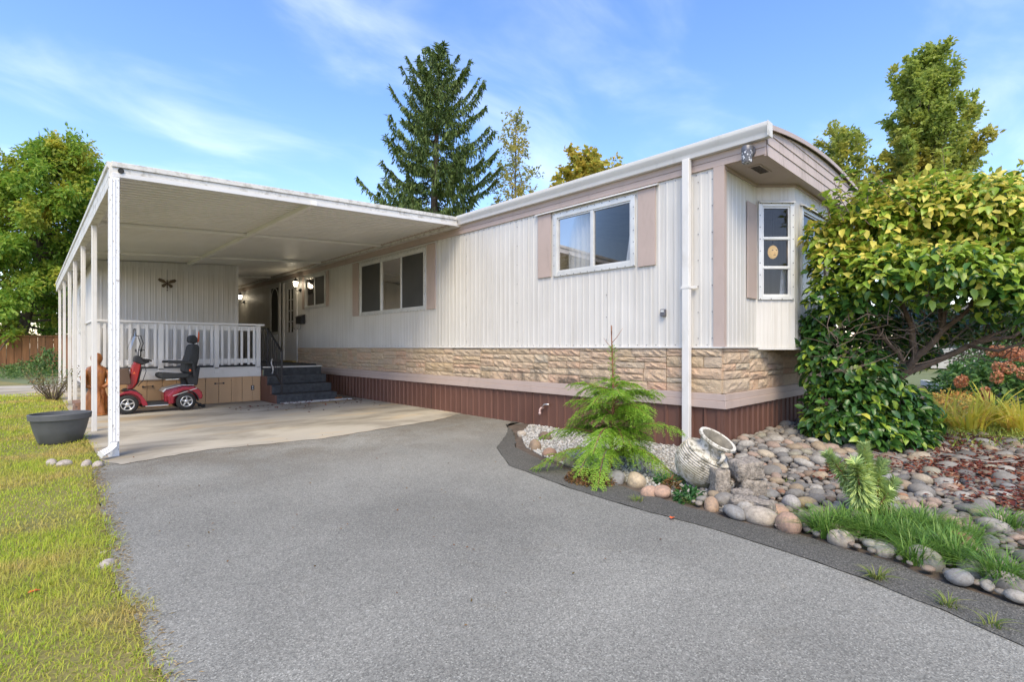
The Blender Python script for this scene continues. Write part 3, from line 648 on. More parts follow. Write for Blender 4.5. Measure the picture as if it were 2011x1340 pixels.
o = thing('security_light', 'grey round security light with diamond glass shade under the near gutter end', 'light', (HX - .02, 2.02, 3.02))
fx, fy, fz = HX - .085, 2.055, 3.045
b = MB(); b.lathe([(0, 0), (.062, 0), (.066, .012), (.06, .03), (0, .034)], 20, Matrix.Translation((HX - .024, fy, fz)) @ Matrix.Rotation(R(-90), 4, 'Y')); b.obj('wall_plate', MAT['greymetal'], o, smooth='auto')
b = MB(); b.lathe([(0, .045), (.046, .045), (.052, .035), (.052, -.005), (.0, -.005)], 20, Matrix.Translation((fx, fy, fz))); b.box(fx, HX - .05, fy - .02, fy + .02, fz - .0, fz + .035); b.obj('hood', MAT['greymetal'], o, smooth='auto')
b = MB(); b.lathe([(.049, -.006), (.050, -.10), (.046, -.118), (0, -.12)], 20, Matrix.Translation((fx, fy, fz))); b.obj('shade', MAT['shade'], o, smooth='auto')
# gold face mask inside the bay window, its glow added by the material
o = thing('face_mask', 'orange face mask ornament with an added glow hanging inside the narrow bay window', 'ornament', FA.pt(.27, -.18, 2.12))
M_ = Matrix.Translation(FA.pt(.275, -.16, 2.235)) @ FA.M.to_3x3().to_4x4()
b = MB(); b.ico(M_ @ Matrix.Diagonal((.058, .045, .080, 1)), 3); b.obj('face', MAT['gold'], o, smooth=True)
for (u, z, a_, c_) in ((-.022, .016, .012, .006), (.022, .016, .012, .006), (0, -.038, .018, .005)):
    b = MB(); b.ico(M_ @ Matrix.Translation((u, .040 if z > 0 else .038, z)) @ Matrix.Diagonal((a_, .008, c_, 1)), 1); b.obj('eye' if z > 0 else 'mouth', plain('mask_shadow_gold', (.34, .17, .05), .6), o)
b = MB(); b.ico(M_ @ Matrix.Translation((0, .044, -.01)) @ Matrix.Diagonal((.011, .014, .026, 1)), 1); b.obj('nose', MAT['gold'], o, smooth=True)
b = MB(); b.tube([M_ @ Vector((0, 0, .10)), M_ @ Vector((0, 0, .50))], .003, 4); b.obj('cord', MAT['iron'], o)
# hose faucet
o = thing('hose_faucet', 'wrapped garden faucet sticking out of the brown skirting behind the cedar', 'faucet', (HX - .02, 4.86, .2))
b = MB(); b.tube([(HX, 4.86, .25), (HX - .07, 4.86, .26), (HX - .09, 4.86, .24), (HX - .09, 4.86, .17)], .013, 7); b.obj('pipe', MAT['brass'], o, smooth=True)
b = MB(); b.tube([(HX - .05, 4.86, .27), (HX - .06, 4.80, .315), (HX - .06, 4.72, .32)], .012, 6); b.obj('wrap', MAT['silver'], o, smooth=True)
b = MB(); b.ico(TRS((HX - .09, 4.86, .19), (0, 0, 0), (.02, .02, .024)), 2); b.obj('valve', MAT['brass'], o, smooth=True)

# ================================================================== CARPORT
CXO, CXI = .60, 5.10
yf = lambda x: 6.42 + .064 * (x - .6)
cz = lambda x: 2.765 + .065 * x            # underside of the fascia
cp = thing('carport', 'white metal carport with a thin flat roof on slim posts beside the home', 'carport', (2.85, 13, 0))
CY1 = 19.6
# roof pans: ribs run across, each pan a piece of its own
yy = 6.50; pw = .60; k = 0
while yy < CY1 - .01:
    A = []; Bq = []
    prof = []
    for j in range(5):
        y0 = yy + j * .12; prof += [(y0, .0), (y0 + .070, .0), (y0 + .074, .035), (y0 + .116, .035)]
    prof.append((yy + .60, 0))
    A = [(CXO + .06, max(y, yf(CXO) + .02), cz(CXO + .06) + .055 + h_) for y, h_ in prof]; Bq = [(CXI, max(y, yf(CXI) + .01) if k == 0 else y, cz(CXI) + .055 + h_) for y, h_ in prof]
    b = MB(); b.sheet(A, Bq); b.obj('roof_pan', MAT['ceil'], cp); yy += .60; k += 1
# front fascia: stepped profile
def fas(z0, z1, out, mat='old_white'):
    b = MB(); V = []
    for x in (CXO, CXI + .02):
        for y in (yf(x) - out, yf(x) + .03):
            for z in (z0, z1): V.append((x, y, cz(x) + z))
    b.add(V, [(0, 1, 3, 2), (4, 6, 7, 5), (0, 4, 5, 1), (2, 3, 7, 6), (0, 2, 6, 4), (1, 5, 7, 3)]); return b.obj('front_fascia', MAT[mat], cp, bevel=.004)
fas(0, .045, .012, 'white'); fas(.047, .098, .0); fas(.10, .152, .016)
b = MB(); b.lathe([(.0, .01), (.02, .01), (.02, .0)], 14, Matrix.Translation((CXO + .075, yf(CXO) - .004, cz(CXO) + .072)) @ Matrix.Rotation(R(90), 4, 'X')); b.lathe([(.02, .0), (.026, .0), (.026, .014), (.02, .014)], 14, Matrix.Translation((CXO + .075, yf(CXO) - .003, cz(CXO) + .072)) @ Matrix.Rotation(R(90), 4, 'X')); b.obj('drain_hole', MAT['dark'], cp)
# outer gutter beam
gb = [(CXO - .02, 2.80), (CXO + .07, 2.80), (CXO + .07, 2.87), (CXO + .06, 2.875), (CXO + .06, 2.95), (CXO - .035, 2.95), (CXO - .035, 2.90), (CXO - .02, 2.885)]
b = MB(); b.prism(gb, yf(CXO) + .001, CY1); b.obj('side_gutter', MAT['old_white'], cp, smooth='auto')
b = MB(); b.prism([(CXO - .02, 2.705), (CXO + .07, 2.705), (CXO + .07, 2.799), (CXO - .02, 2.799)], yf(CXO) + .03, CY1); b.obj('side_beam', MAT['old_white'], cp, bevel=.004)
b = MB(); b.box(CXI + .0, HX - .03, 6.73, CY1, 3.10, 3.19); b.obj('ledger', MAT['old_white'], cp)
b = MB(); b.box(CXI - .02, CXI - .001, yf(CXI) + .04, CY1, 3.135, 3.19); b.obj('ledger_closure', MAT['pink'], cp)
# purlin along and thin beams across
b = MB(); b.bar((2.68, 6.52, cz(2.68) + .025), (2.60, 13.3, cz(2.60) + .025), .07, .06); b.obj('purlin', MAT['ceil'], cp, bevel=.006)
for y in (9.15, 12.0, 15.5, 18.3):
    b = MB(); b.bar((CXO + .07, y, cz(CXO + .07) + .03), (CXI - .02, y, cz(CXI) + .03), .055, .05); b.obj('cross_beam', MAT['ceil'], cp, bevel=.006)
for i, y in enumerate((6.50, 8.60, 10.45, 12.35, 14.05, 16.2, 18.6)):
    b = MB(); s = .042 if i == 0 else .028; b.box(CXO + .025 - s + .0, CXO + .025 + s, y - .75 * s, y + .75 * s, 0, 2.705)
    for q in (-.016, .008): b.box(CXO + .025 + q, CXO + .033 + q, y - .75 * s - .0035, y - .75 * s - .0001, .01, 2.70)
    b.obj('post', MAT['flake'] if i == 0 else MAT['white'], cp)
b = MB(); b.box(CXO - .015, CXO + .062, 6.395, 6.458, .16, 2.80)
for q in (.005, .03): b.box(CXO + q - .012, CXO + q + .0, 6.389, 6.396, .17, 2.78)
dsp = b.obj('downspout', MAT['flake'], cp, bevel=.006)
b = MB(); el = [(CXO + .022, 6.427, .19), (CXO + .015, 6.42, .12), (CXO - .03, 6.38, .085), (CXO - .09, 6.325, .06)]
b.tube(el, [.036, .037, .038, .04], 4); b.obj('downspout_elbow', MAT['flake'], dsp)
for i in range(3):
    b = MB(); p = Vector(el[2]).lerp(Vector(el[3]), .2 + .3 * i); b.tube([p, p + (Vector(el[3]) - Vector(el[2])) * .08], .044, 4); b.obj('elbow_ring', MAT['flake'], dsp)

# ------------------------------------------------------------------ storage room behind the deck
SX0, SX1, SY = .92, 3.59, 13.2
shed = thing('storage_room', 'white ribbed storage room at the back of the carport behind the deck railing', 'shed', (2.2, 16, 0))
SP = Plane((0, SY), (1, 0), (0, -1)); SL = Plane((SX0, 0), (0, 1), (-1, 0)); SR = Plane((SX1, 0), (0, 1), (1, 0))
siding(SP, SX0, SX1, .7, 2.80, shed, .9)
b = MB(); b.add([(SX0, SY - .001, 2.80), (SX1, SY - .001, 2.80), (SX1, SY - .001, cz(SX1) + .04), (SX0, SY - .001, cz(SX0) + .04)], [(0, 1, 2, 3)]); b.obj('wall_head', MAT['siding'], shed)
siding(SL, SY, 15.0, .25, 2.80, shed); siding(SL, 15.0, 16.3, .25, 1.45, shed, 2); siding(SL, 15.0, 16.3, 2.55, 2.8, shed, 2); siding(SL, 16.3, 19.5, .25, 2.80, shed)
window(SL, 15.0, 16.3, 1.45, 2.55, bars=(15.65,), parent=shed)
siding(SR, SY, 19.5, .7, 2.90, shed, 2)
b = MB(); b.box(SX0, HX - .02, 19.5, 19.55, 0, 3.0); b.obj('back_wall_light_block', MAT['siding'], shed)  # runs on past the room, added across the passage to keep light out
b = MB(); b.box(SX1 - .05, SX1 + .012, SY - .014, SY + .03, .7, cz(SX1) + .03); b.obj('corner_trim', MAT['white'], shed)
b = MB(); b.box(SX0 + .1, SX1 - .1, SY + .1, 19.4, .3, .34); b.obj('floor', MAT['dark'], shed)
o = thing('butterfly_ornament', 'bronze butterfly ornament hanging by a cord on the storage room wall', 'ornament', (2.187, SY - .02, 2.5))
def wing(sx, up):
    P_ = [(0, 0), (.05, .06), (.12, .085), (.15, .06), (.12, .02), (.05, .0)] if up else [(0, 0), (.05, -.01), (.09, -.04), (.08, -.08), (.05, -.085), (.015, -.04)]
    b = MB(); b.prism([(2.187 + sx * x * 1.15, 2.50 + z * 1.15) for x, z in P_], SY - .030, SY - .022); return b
for sx in (-1, 1):
    wing(sx, True).obj('wing', MAT['bronze'], o); wing(sx, False).obj('wing', MAT['bronze'], o)
b = MB(); b.tube([(2.187, SY - .03, 2.57), (2.187, SY - .03, 2.38)], [.008, .012], 6); b.ico(TRS((2.187, SY - .03, 2.345), scl=(.014, .014, .02)), 1); b.obj('body', MAT['bronze'], o)
b = MB(); b.tube([(2.187, SY - .02, 2.56), (2.187, SY - .02, 2.80)], .003, 4); b.obj('cord', MAT['iron'], o)

# ------------------------------------------------------------------ deck with railing
DZ, DY, DX0, DX1 = .70, 11.17, .83, 3.47
dk = thing('deck', 'raised deck with white railing and tan boarded skirt under the carport', 'deck', (2.1, 12, 0))
b = MB(); b.box(DX0, DX1, DY + .02, SY, DZ - .06, DZ); b.box(DX1, 4.71, 11.12, SY + .0, DZ - .06, DZ); b.box(DX1, HX - .06, SY, 19.4, DZ - .06, DZ); b.box(4.71, HX - .06, 12.5, SY, DZ - .06, DZ); b.obj('floor', MAT['carpet'], dk)
b = MB(); b.box(DX0 - .02, DX1, DY - .02, DY + .018, .515, .695); b.obj('rim_board', MAT['white'], dk, bevel=.004)
b = MB(); b.box(DX0 - .02, DX0 + .02, DY + .02, SY, .515, .695); b.obj('rim_board', MAT['white'], dk, bevel=.004)
b = MB(); b.box(DX0, DX1, DY - .028, DY + .02, .697, .715); b.obj('deck_nosing', MAT['alu'], dk)
bx = [DX0] + [Y_ for Y_ in (1.06, 1.32, 1.55, 1.78, 2.0, 2.24, 2.47, 2.70, 2.92, 3.12, 3.31)] + [DX1 - .002]
for i, (a, c) in enumerate(zip(bx[:-1], bx[1:])):
    b = MB(); b.box(a + .003, c - .003, DY + .0 + .003 * (i % 2), DY + .016, .012, .514); b.obj('skirt_board', MAT['tan'], dk, bevel=.003)
for x in (1.56, 2.71):
    b = MB(); b.bar((x - .07, DY - .02, .40), (x + .07, DY - .02, .40), .012); b.box(x - .085, x - .06, DY - .022, DY + .002, .385, .415); b.box(x + .06, x + .085, DY - .022, DY + .002, .385, .415); b.obj('hatch_handle', MAT['iron'], dk)
b = MB(); b.box(3.285, 3.345, DY - .006, DY + .002, .235, .33); op = b.obj('outlet_plate', MAT['iron'], dk)
for z in (.262, .305):
    b = MB(); b.ico(TRS((3.315, DY - .007, z), scl=(.016, .004, .015)), 2); b.obj('socket', MAT['white'], op)
rl = MB(); rl.box(DX0 - .03, DX1 + .06, DY - .055, DY + .035, 1.545, 1.582); rail = rl.obj('railing', MAT['rail'], dk, bevel=.005)
def rp(nm, *a, **k):
    b = MB(); b.box(*a); return b.obj(nm, MAT['rail'], rail, **k)
rp('upper_rail', DX0, DX1, DY - .0, DY + .03, 1.44, 1.53); rp('lower_rail', DX0, DX1, DY - .0, DY + .03, .79, .88)
for x in (.853, 1.757, 2.659, 3.42): rp('rail_post', x - .04, x + .04, DY - .028, DY + .05, .60, 1.544, bevel=.004)
for x in (.95, 1.065, 1.185, 1.3, 1.418, 1.545, 1.667, 1.847, 1.968, 2.091, 2.208, 2.328, 2.449, 2.573, 2.755, 2.876, 2.991, 3.107, 3.234, 3.335): rp('baluster', x - .02, x + .02, DY - .036, DY - .0005, .755, 1.515, bevel=.003)
rp('side_rail', DX0 - .05, DX0 + .04, DY + .036, SY - .01, 1.545, 1.581); rp('side_lower_rail', DX0 - .0, DX0 + .03, DY + .051, SY - .01, .79, .88)
for i in range(14): rp('baluster', DX0 - .035, DX0 - .001, DY + .14 + i * .135 - .02, DY + .14 + i * .135 + .02, .755, 1.54)
# steps
st = thing('entry_steps', 'four charcoal carpeted entry steps with brown panelled side', 'steps', (4.1, 10.7, 0))
TR = [10.30, 10.57, 10.84, 11.11]
for i in range(4):
    z1 = DZ * (i + 1) / 4 - (.004 if i == 3 else 0)
    b = MB(); b.box(3.50, 4.71 - .0, TR[i], 11.12 if i == 3 else TR[i] + .30, z1 - .175 + .004, z1); b.obj('step', MAT['carpet'], st, bevel=.018, seg=3)
b = MB(); b.box(3.49, 4.72, 11.085, 11.115, DZ - .02, DZ + .008); b.obj('landing_nosing', MAT['alu'], st, bevel=.006)
b = MB(); V = [(TR[0], 0.012), (TR[0], .175), (TR[1], .175), (TR[1], .35), (TR[2], .35), (TR[2], .525), (TR[3], .525), (TR[3], .69), (DY - .001, .69), (DY - .001, .012)]
b.prism([(y + .02, z - .004) for y, z in V], 3.472, 3.498, 'x'); b.obj('side_panel', MAT['skirt'], st)
b = MB(); b.box(4.66, 4.80, 10.26, 10.36, .012, .06); b.obj('wedge', MAT['plank'], st)
b = MB(); b.box(3.55, 4.95, 10.12, 10.29, .012, .03); b.obj('ground_plate', MAT['kerbmat'], st)
hr = thing('iron_handrail', 'black wrought iron handrail sloping down beside the entry steps', 'handrail', (3.6, 10.7, 0))
T0, T1 = (3.60, 11.17, 1.50), (3.60, 10.34, 1.02)
b = MB(); b.bar((3.60, 11.17, DZ), T0, .03); b.obj('post', MAT['iron'], hr)
b = MB(); b.bar((3.60, 10.34, .012), T1, .03); b.obj('post', MAT['iron'], hr)
b = MB(); b.bar(T0, T1, .042, .02); b.obj('top_rail', MAT['iron'], hr)
b = MB(); b.bar((3.60, 11.17, .86), (3.60, 10.34, .36), .022, .015); b.obj('lower_rail', MAT['iron'], hr)
for i in range(1, 8):
    t = i / 8; b = MB(); b.bar((3.60, 11.17 - .83 * t, .86 - .5 * t), (3.60, 11.17 - .83 * t, 1.50 - .48 * t), .013); b.obj('baluster', MAT['iron'], hr)
b = MB(); b.bar((3.6, 11.18, 1.50), (3.6, 13.0, 1.50), .042, .02); b.obj('top_rail', MAT['iron'], hr)
b = MB(); b.bar((3.6, 11.18, .80), (3.6, 13.0, .80), .022, .015); b.obj('lower_rail', MAT['iron'], hr)
for i in range(1, 14):
    b = MB(); b.bar((3.60, 11.17 + .13 * i, .80), (3.60, 11.17 + .13 * i, 1.50), .013); b.obj('baluster', MAT['iron'], hr)
b = MB(); b.tube([(3.585, 10.83 + .06 * math.sin(t * 6.28) * (1 - t * .3), .86 - .28 * t) for t in np.linspace(0, 1, 14)], .012, 5); b.obj('scroll', MAT['white'], hr)

# ================================================================== MOBILITY SCOOTER (faces -x)
sct = thing('mobility_scooter', 'red four-wheel mobility scooter with black seat parked in front of the deck', 'mobility scooter', (1.6, 10.62, .012))
GZ = .012
def wheel(x, y, r, w, side):
    M_ = Matrix.Translation((x, y, GZ + r)) @ Matrix.Rotation(R(90) * (1 if side < 0 else -1), 4, 'X')
    pr = [(r * .60, -w / 2), (r * .80, -w / 2), (r * .94, -w * .40), (r * .985, -w * .2), (r, 0), (r * .985, w * .2), (r * .94, w * .40), (r * .80, w / 2), (r * .60, w / 2)]
    b = MB(); b.lathe(pr, 32, M_); wo_ = b.obj('wheel', MAT['rubber'], sct, smooth=True)
    b = MB(); b.lathe([(r * .60, -w * .46), (r * .62, w * .50), (r * .56, w * .54), (r * .52, w * .42), (r * .52, w * .1)], 32, M_); b.obj('rim', MAT['silver'], wo_, smooth=True)
    b = MB(); b.lathe([(0, w * .05), (r * .53, w * .05)], 24, M_); b.obj('rim_back', MAT['black'], wo_)
    for k in range(5):
        a = k * 2 * math.pi / 5 + .3; b = MB(); b.bar(M_ @ Vector((r * .12 * math.cos(a), r * .12 * math.sin(a), w * .35)), M_ @ Vector((r * .55 * math.cos(a), r * .55 * math.sin(a), w * .38)), r * .13, r * .08, up=(0, 1, 0)); b.obj('spoke', MAT['silver'], wo_)
    b = MB(); b.lathe([(r * .24, w * .1), (r * .23, w * .42), (r * .16, w * .5), (0, w * .52)], 20, M_); b.obj('hub', MAT['silver'], wo_, smooth=True)
for y, s in ((10.385, -1), (10.86, 1)):
    wheel(1.175, y, .155, .10, s); wheel(2.0, y, .152, .11, s)
def prof(nm, pts, y0, y1, mat, bevel=.02, parent=sct, seg=3):
    b = MB(); b.prism(pts, y0, y1); o = b.obj(nm, MAT[mat], parent, bevel=bevel, seg=seg)
    o.data.polygons.foreach_set('use_smooth', [False] * len(o.data.polygons)); return o
arcp = lambda cx, cz_, r, a0, a1, n: [(cx + r * math.cos(R(a)), cz_ + r * math.sin(R(a))) for a in np.linspace(a0, a1, n)]
fc = [(.985, .19)] + [(1.0, .26), (1.05, .325), (1.13, .375), (1.22, .395), (1.30, .37), (1.37, .30), (1.43, .20), (1.45, .13), (1.38, .13)] + arcp(1.175, .165, .185, 5, 175, 10)
for y0, y1 in ((10.355, 10.47), (10.77, 10.885)): prof('front_fender', fc, y0, y1, 'red', .015)
prof('front_cowl', [(.99, .20), (1.02, .29), (1.10, .36), (1.22, .392), (1.30, .37), (1.37, .30), (1.44, .15), (1.36, .14), (1.10, .15)], 10.471, 10.769, 'red', .02)
prof('cowl_top', [(1.13, .385), (1.19, .415), (1.29, .40), (1.39, .30), (1.36, .29), (1.28, .375), (1.18, .392)], 10.42, 10.82, 'black', .01)
for y in (10.42, 10.82):
    b = MB(); b.ico(TRS((1.0, y, .275), scl=(.018, .032, .024)), 2); b.obj('headlight', MAT['silver'], sct, smooth=True)
prof('front_bumper', [(.955, .17), (.975, .24), (1.0, .25), (1.0, .15), (.97, .15)], 10.40, 10.84, 'black', .01)
prof('floor_deck', [(1.36, .105), (1.40, .165), (1.74, .165), (1.74, .105)], 10.40, 10.84, 'black', .01)
prof('side_trim', [(1.42, .108), (1.42, .128), (1.745, .128), (1.745, .108)], 10.385, 10.3995, 'silver', .003)
prof('rear_body', [(1.70, .12), (1.685, .34), (1.72, .375), (1.95, .43), (2.14, .42), (2.22, .36), (2.235, .24), (2.20, .18), (1.90, .14)], 10.46, 10.78, 'red', .02)
rf = [(1.74, .13), (1.73, .27), (1.80, .35), (1.95, .415), (2.12, .415), (2.21, .355), (2.255, .25), (2.24, .19)] + arcp(2.0, .165, .185, 8, 190, 12)
for y0, y1 in ((10.355, 10.459), (10.781, 10.885)):
    prof('rear_fender', rf, y0, y1, 'red', .015)
    prof('fender_flare', arcp(2.0, .165, .192, 0, 110, 10) + arcp(2.0, .165, .178, 110, 0, 10), y0 - .012 if y0 < 10.6 else y0, y1 if y0 < 10.6 else y1 + .012, 'black', .003)
prof('body_top_plate', [(1.68, .33), (1.72, .38), (1.95, .435), (2.14, .428), (2.13, .44), (1.95, .449), (1.71, .395), (1.66, .345)], 10.43, 10.81, 'silver', .004)
prof('tiller', [(1.19, .40), (1.205, .50), (1.255, .78), (1.30, .88), (1.395, .86), (1.375, .76), (1.325, .50), (1.27, .405)], 10.53, 10.71, 'red2', .02)
prof('tiller_back', [(1.27, .42), (1.33, .50), (1.38, .76), (1.40, .76), (1.35, .50), (1.29, .42)], 10.55, 10.69, 'black', .005)
prof('console', [(1.285, .86), (1.30, .955), (1.34, .97), (1.42, .90), (1.475, .885), (1.50, .85), (1.45, .83), (1.40, .805)], 10.50, 10.74, 'black', .015)
for s in (-1, 1):
    b = MB(); b.tube([(1.40, 10.62 + .1 * s, .90), (1.40, 10.62 + .2 * s, .905), (1.44, 10.62 + .27 * s, .90), (1.50, 10.62 + .26 * s, .875)], .014, 7); b.obj('handlebar', MAT['black'], sct, smooth=True)
    b = MB(); b.tube([(1.36, 10.62 + .14 * s, .95), (1.36, 10.62 + .20 * s, 1.03), (1.35, 10.62 + .23 * s, 1.04)], .005, 5); mo = b.obj('mirror_stalk', MAT['black'], sct)
    b = MB(); b.ico(TRS((1.35, 10.62 + .26 * s, 1.05), scl=(.012, .045, .03)), 2); b.obj('mirror', MAT['black'], mo, smooth=True)
b = MB(); b.prism([(1.262, .66), (1.302, .66), (1.286, .70)], 10.527, 10.5295); b.obj('triangle_reflector', MAT['orange'], sct)
prof('basket', [(1.00, .49), (.965, .735), (1.20, .765), (1.235, .49)], 10.43, 10.81, 'wicker', .015)
prof('basket_liner', [(.985, .738), (.985, .742), (1.18, .768), (1.18, .762)], 10.45, 10.79, 'dark', 0)
# windscreen
A = []; Bq = []
for j in range(9):
    t = j / 8; y = 10.40 + .44 * t; s = 1 - (2 * t - 1) ** 2
    A.append((1.235 - .03 * s + .02, y, .80)); Bq.append((1.30, y * .62 + 10.62 * .38, 1.30 + .12 * s ** .5))
MID = [tuple(a_ * .5 + b_ * .5 + d_ for a_, b_, d_ in zip(a, q, (-.055, 0, 0))) for a, q in zip(A, Bq)]
b = MB(); b.sheet(A, MID); b.sheet(MID, Bq); ws = b.obj('windscreen', MAT['plastic'], sct, smooth=True)
b = MB(); b.tube([(1.37, 10.50, .95), (1.37, 10.50, 1.06), (1.40, 10.47, 1.17), (1.365, 10.47, 1.30)] + [Bq[0], Bq[2], Bq[4], Bq[6], Bq[8]] + [(1.365, 10.77, 1.30), (1.40, 10.77, 1.17), (1.37, 10.74, 1.06), (1.37, 10.74, .95)], .007, 6); b.obj('windscreen_frame', MAT['black'], ws, smooth=True)
b = MB(); b.bar((1.34, 10.47, 1.06), (1.42, 10.47, 1.06), .012); b.bar((1.38, 10.47, 1.03), (1.38, 10.47, 1.11), .012); b.obj('windscreen_clamp', MAT['black'], ws)
# seat
b = MB(); b.bar((2.0, 10.62, .42), (2.0, 10.62, .58), .07); b.bar((1.80, 10.62, .57), (2.10, 10.62, .47), .10, .02); b.obj('seat_post', MAT['black'], sct)
prof('seat_cushion', [(1.62, .59), (1.61, .64), (1.65, .672), (1.78, .66), (1.98, .64), (2.06, .65), (2.06, .58), (1.98, .565), (1.66, .56)], 10.39, 10.85, 'seat', .035, seg=4)
prof('seat_shell', [(2.0, .575), (2.06, .44), (2.19, .425), (2.235, .76), (2.20, .78), (2.12, .68)], 10.45, 10.79, 'black', .02)
prof('backrest', [(1.985, .66), (1.995, .80), (2.055, .98), (2.085, 1.14), (2.12, 1.165), (2.195, 1.16), (2.215, 1.10), (2.205, .90), (2.16, .70), (2.10, .63)], 10.40, 10.84, 'seat', .04, seg=4)
b = MB(); b.bar((2.16, 10.62, 1.14), (2.15, 10.62, 1.22), .03); b.obj('headrest_stem', MAT['black'], sct)
prof('headrest', [(2.075, 1.21), (2.08, 1.29), (2.12, 1.325), (2.165, 1.32), (2.20, 1.27), (2.205, 1.20), (2.17, 1.175), (2.11, 1.175)], 10.49, 10.75, 'seat', .03, seg=4)
for y in (10.345, 10.895):
    prof('armrest', [(1.725, .845), (1.74, .87), (1.84, .872), (2.10, .862), (2.10, .81), (1.84, .825), (1.74, .828)], y - .03, y + .03, 'seat', .015)
    b = MB(); b.bar((2.09, y, .835), (2.12, y, .60), .035); b.bar((2.12, y, .60), (2.10, 10.62, .60), .03); b.obj('armrest_bracket', MAT['black'], sct)
b = MB(); b.ico(TRS((2.06, 10.37, .70), scl=(.018, .014, .022)), 2); b.obj('knob', MAT['orange'], sct)
b = MB(); b.prism([(2.215, 1.20), (2.235, 1.40), (2.252, 1.36), (2.248, 1.24), (2.236, 1.20)], 10.60, 10.61); b.obj('flag', MAT['orange'], sct)
b = MB(); b.tube([(2.215, 10.605, .80), (2.22, 10.605, 1.22)], .004, 5); b.obj('flag_pole', MAT['black'], sct)
for y in (10.50, 10.74):
    b = MB(); b.lathe([(0, -.012), (.03, -.012), (.035, 0), (.03, .012), (0, .012)], 16, Matrix.Translation((2.285, y, GZ + .036)) @ Matrix.Rotation(R(90), 4, 'X')); aw = b.obj('anti_tip_wheel', MAT['rubber'], sct)
    b = MB(); b.bar((2.285, y, .05), (2.17, y, .13), .02); b.obj('anti_tip_arm', MAT['black'], aw)

b = MB(); b.tube([(1.42, 10.50, .84), (1.44, 10.47, .70), (1.40, 10.49, .55), (1.33, 10.52, .45)], .006, 5); b.obj('cable', MAT['black'], sct, smooth=True)
b = MB(); b.bar((1.46, 10.39, .90), (1.40, 10.39, .93), .012); b.obj('brake_lever', MAT['silver'], sct)
for y in (10.40, 10.84):
    b = MB(); b.ico(TRS((2.235, y, .30), scl=(.014, .03, .02)), 2); b.obj('tail_light', MAT['red2'], sct, smooth=True)
b = MB(); b.bar((1.80, 10.3535, .27), (2.16, 10.3535, .385), .004, .012); b.obj('decal_stripe', MAT['silver'], sct)
b = MB(); b.bar((1.70, 10.39, .55), (1.90, 10.39, .555), .012); b.obj('seat_lever', MAT['silver'], sct)
b = MB(); b.box(1.44, 1.72, 10.43, 10.81, .1655, .170); b.obj('floor_mat', MAT['rubber'], sct)
b = MB(); b.box(1.335, 1.40, 10.56, 10.68, .915, .935, Matrix.Translation((0, 0, 0))); b.obj('key_panel', MAT['greymetal'], sct)
# carved wooden figure beside the posts
cf = thing('carved_figure', 'orange stained carved wooden figure standing behind the second carport post', 'statue', (.80, 10.62, .0))
M0 = Matrix.Translation((.80, 10.62, .0))
pr = [(.15, .0), (.155, .03), (.15, .06), (.135, .18), (.115, .30), (.095, .40), (.085, .47), (.10, .56), (.125, .66), (.13, .72), (.10, .78), (.05, .81), (.045, .84), (.062, .88), (.072, .93), (.06, .985), (.03, 1.01), (0, 1.015)]
b = MB(); n = 24; V = []
for r, z in pr:
    for k in range(n):
        a = 2 * math.pi * k / n; rr = r * (1 + (.16 * math.sin(5 * a + z * 9) + .09 * math.sin(9 * a - z * 14) + .05 * math.sin(14 * a + z * 22)) * (1 if z < .75 else .35)); V.append(M0 @ Vector((rr * math.cos(a) * 1.08, rr * math.sin(a) * .8, z)))
b.add(V, [(i * n + k, i * n + (k + 1) % n, (i + 1) * n + (k + 1) % n, (i + 1) * n + k) for i in range(len(pr) - 1) for k in range(n)]); b.obj('body', MAT['carved'], cf, smooth=True)
for s in (-1, 1):
    b = MB(); b.tube([M0 @ Vector(p) for p in ((s * .12, 0, .72), (s * .165, -.02, .62), (s * .15, -.07, .50), (s * .07, -.11, .46))], [.05, .045, .038, .03], 8); b.obj('arm', MAT['carved'], cf, smooth=True)
b = MB(); b.lathe([(0, 0), (.18, 0), (.18, .02), (0, .02)], 16, Matrix.Translation((.80, 10.62, .012))); b.obj('base', MAT['carved'], cf)

# grey planter on the lawn
pl_ = thing('planter_pot', 'wide dark grey round planter pot with soil standing on the lawn', 'planter', (.27, 7.9, 0))
MP = Matrix.Translation((.27, 7.9, 0)); sxp, syp = 1.06, .92
b = MB(); b.lathe([(0, .0), (.165, .0), (.185, .015), (.225, .16), (.245, .262), (.250, .27), (.265, .275), (.270, .335), (.264, .342), (.248, .338), (.243, .28), (.23, .25)], 48, MP, sxp, syp); b.obj('pot', MAT['pot'], pl_, smooth='auto')
b = MB(); b.lathe([(0, .285), (.15, .28), (.242, .272)], 32, MP, sxp, syp); b.obj('soil', MAT['dirt'], pl_)

# white urn tipped on its side
un = thing('garden_urn', 'weathered white ribbed urn lying tipped beside the downspout', 'urn', (3.86, 1.98, 0))
MU = Matrix.Translation((3.90, 1.90, .19)) @ Matrix.Scale(.92, 4) @ Matrix.Rotation(R(-46.5), 4, 'Z') @ Matrix.Rotation(R(25), 4, 'Y') @ Matrix.Rotation(R(20), 4, 'X')
pr = [(0, -.195), (.08, -.195), (.12, -.18)]
for i in range(15):
    t = i / 14; z = -.17 + .27 * t; r = .225 * math.sqrt(max(.05, 1 - ((z + .01) / .215) ** 2)); pr += [(r - .010, z - .009), (r + .005, z - .002), (r + .004, z + .006)]
pr += [(.125, .125), (.105, .14), (.10, .175), (.115, .205), (.152, .222), (.165, .235), (.162, .252), (.146, .256), (.136, .248)]
b = MB(); b.lathe([(.136, .248), (.105, .205), (.088, .17), (.10, .10), (.16, .0), (.10, -.12), (0, -.15)], 40, MU); b.obj('inside', plain('shaded_urn_inside', (.20, .18, .14), .95, .4, 20), un, smooth=True)  # inside coloured darker so the mouth reads as a shaded hollow
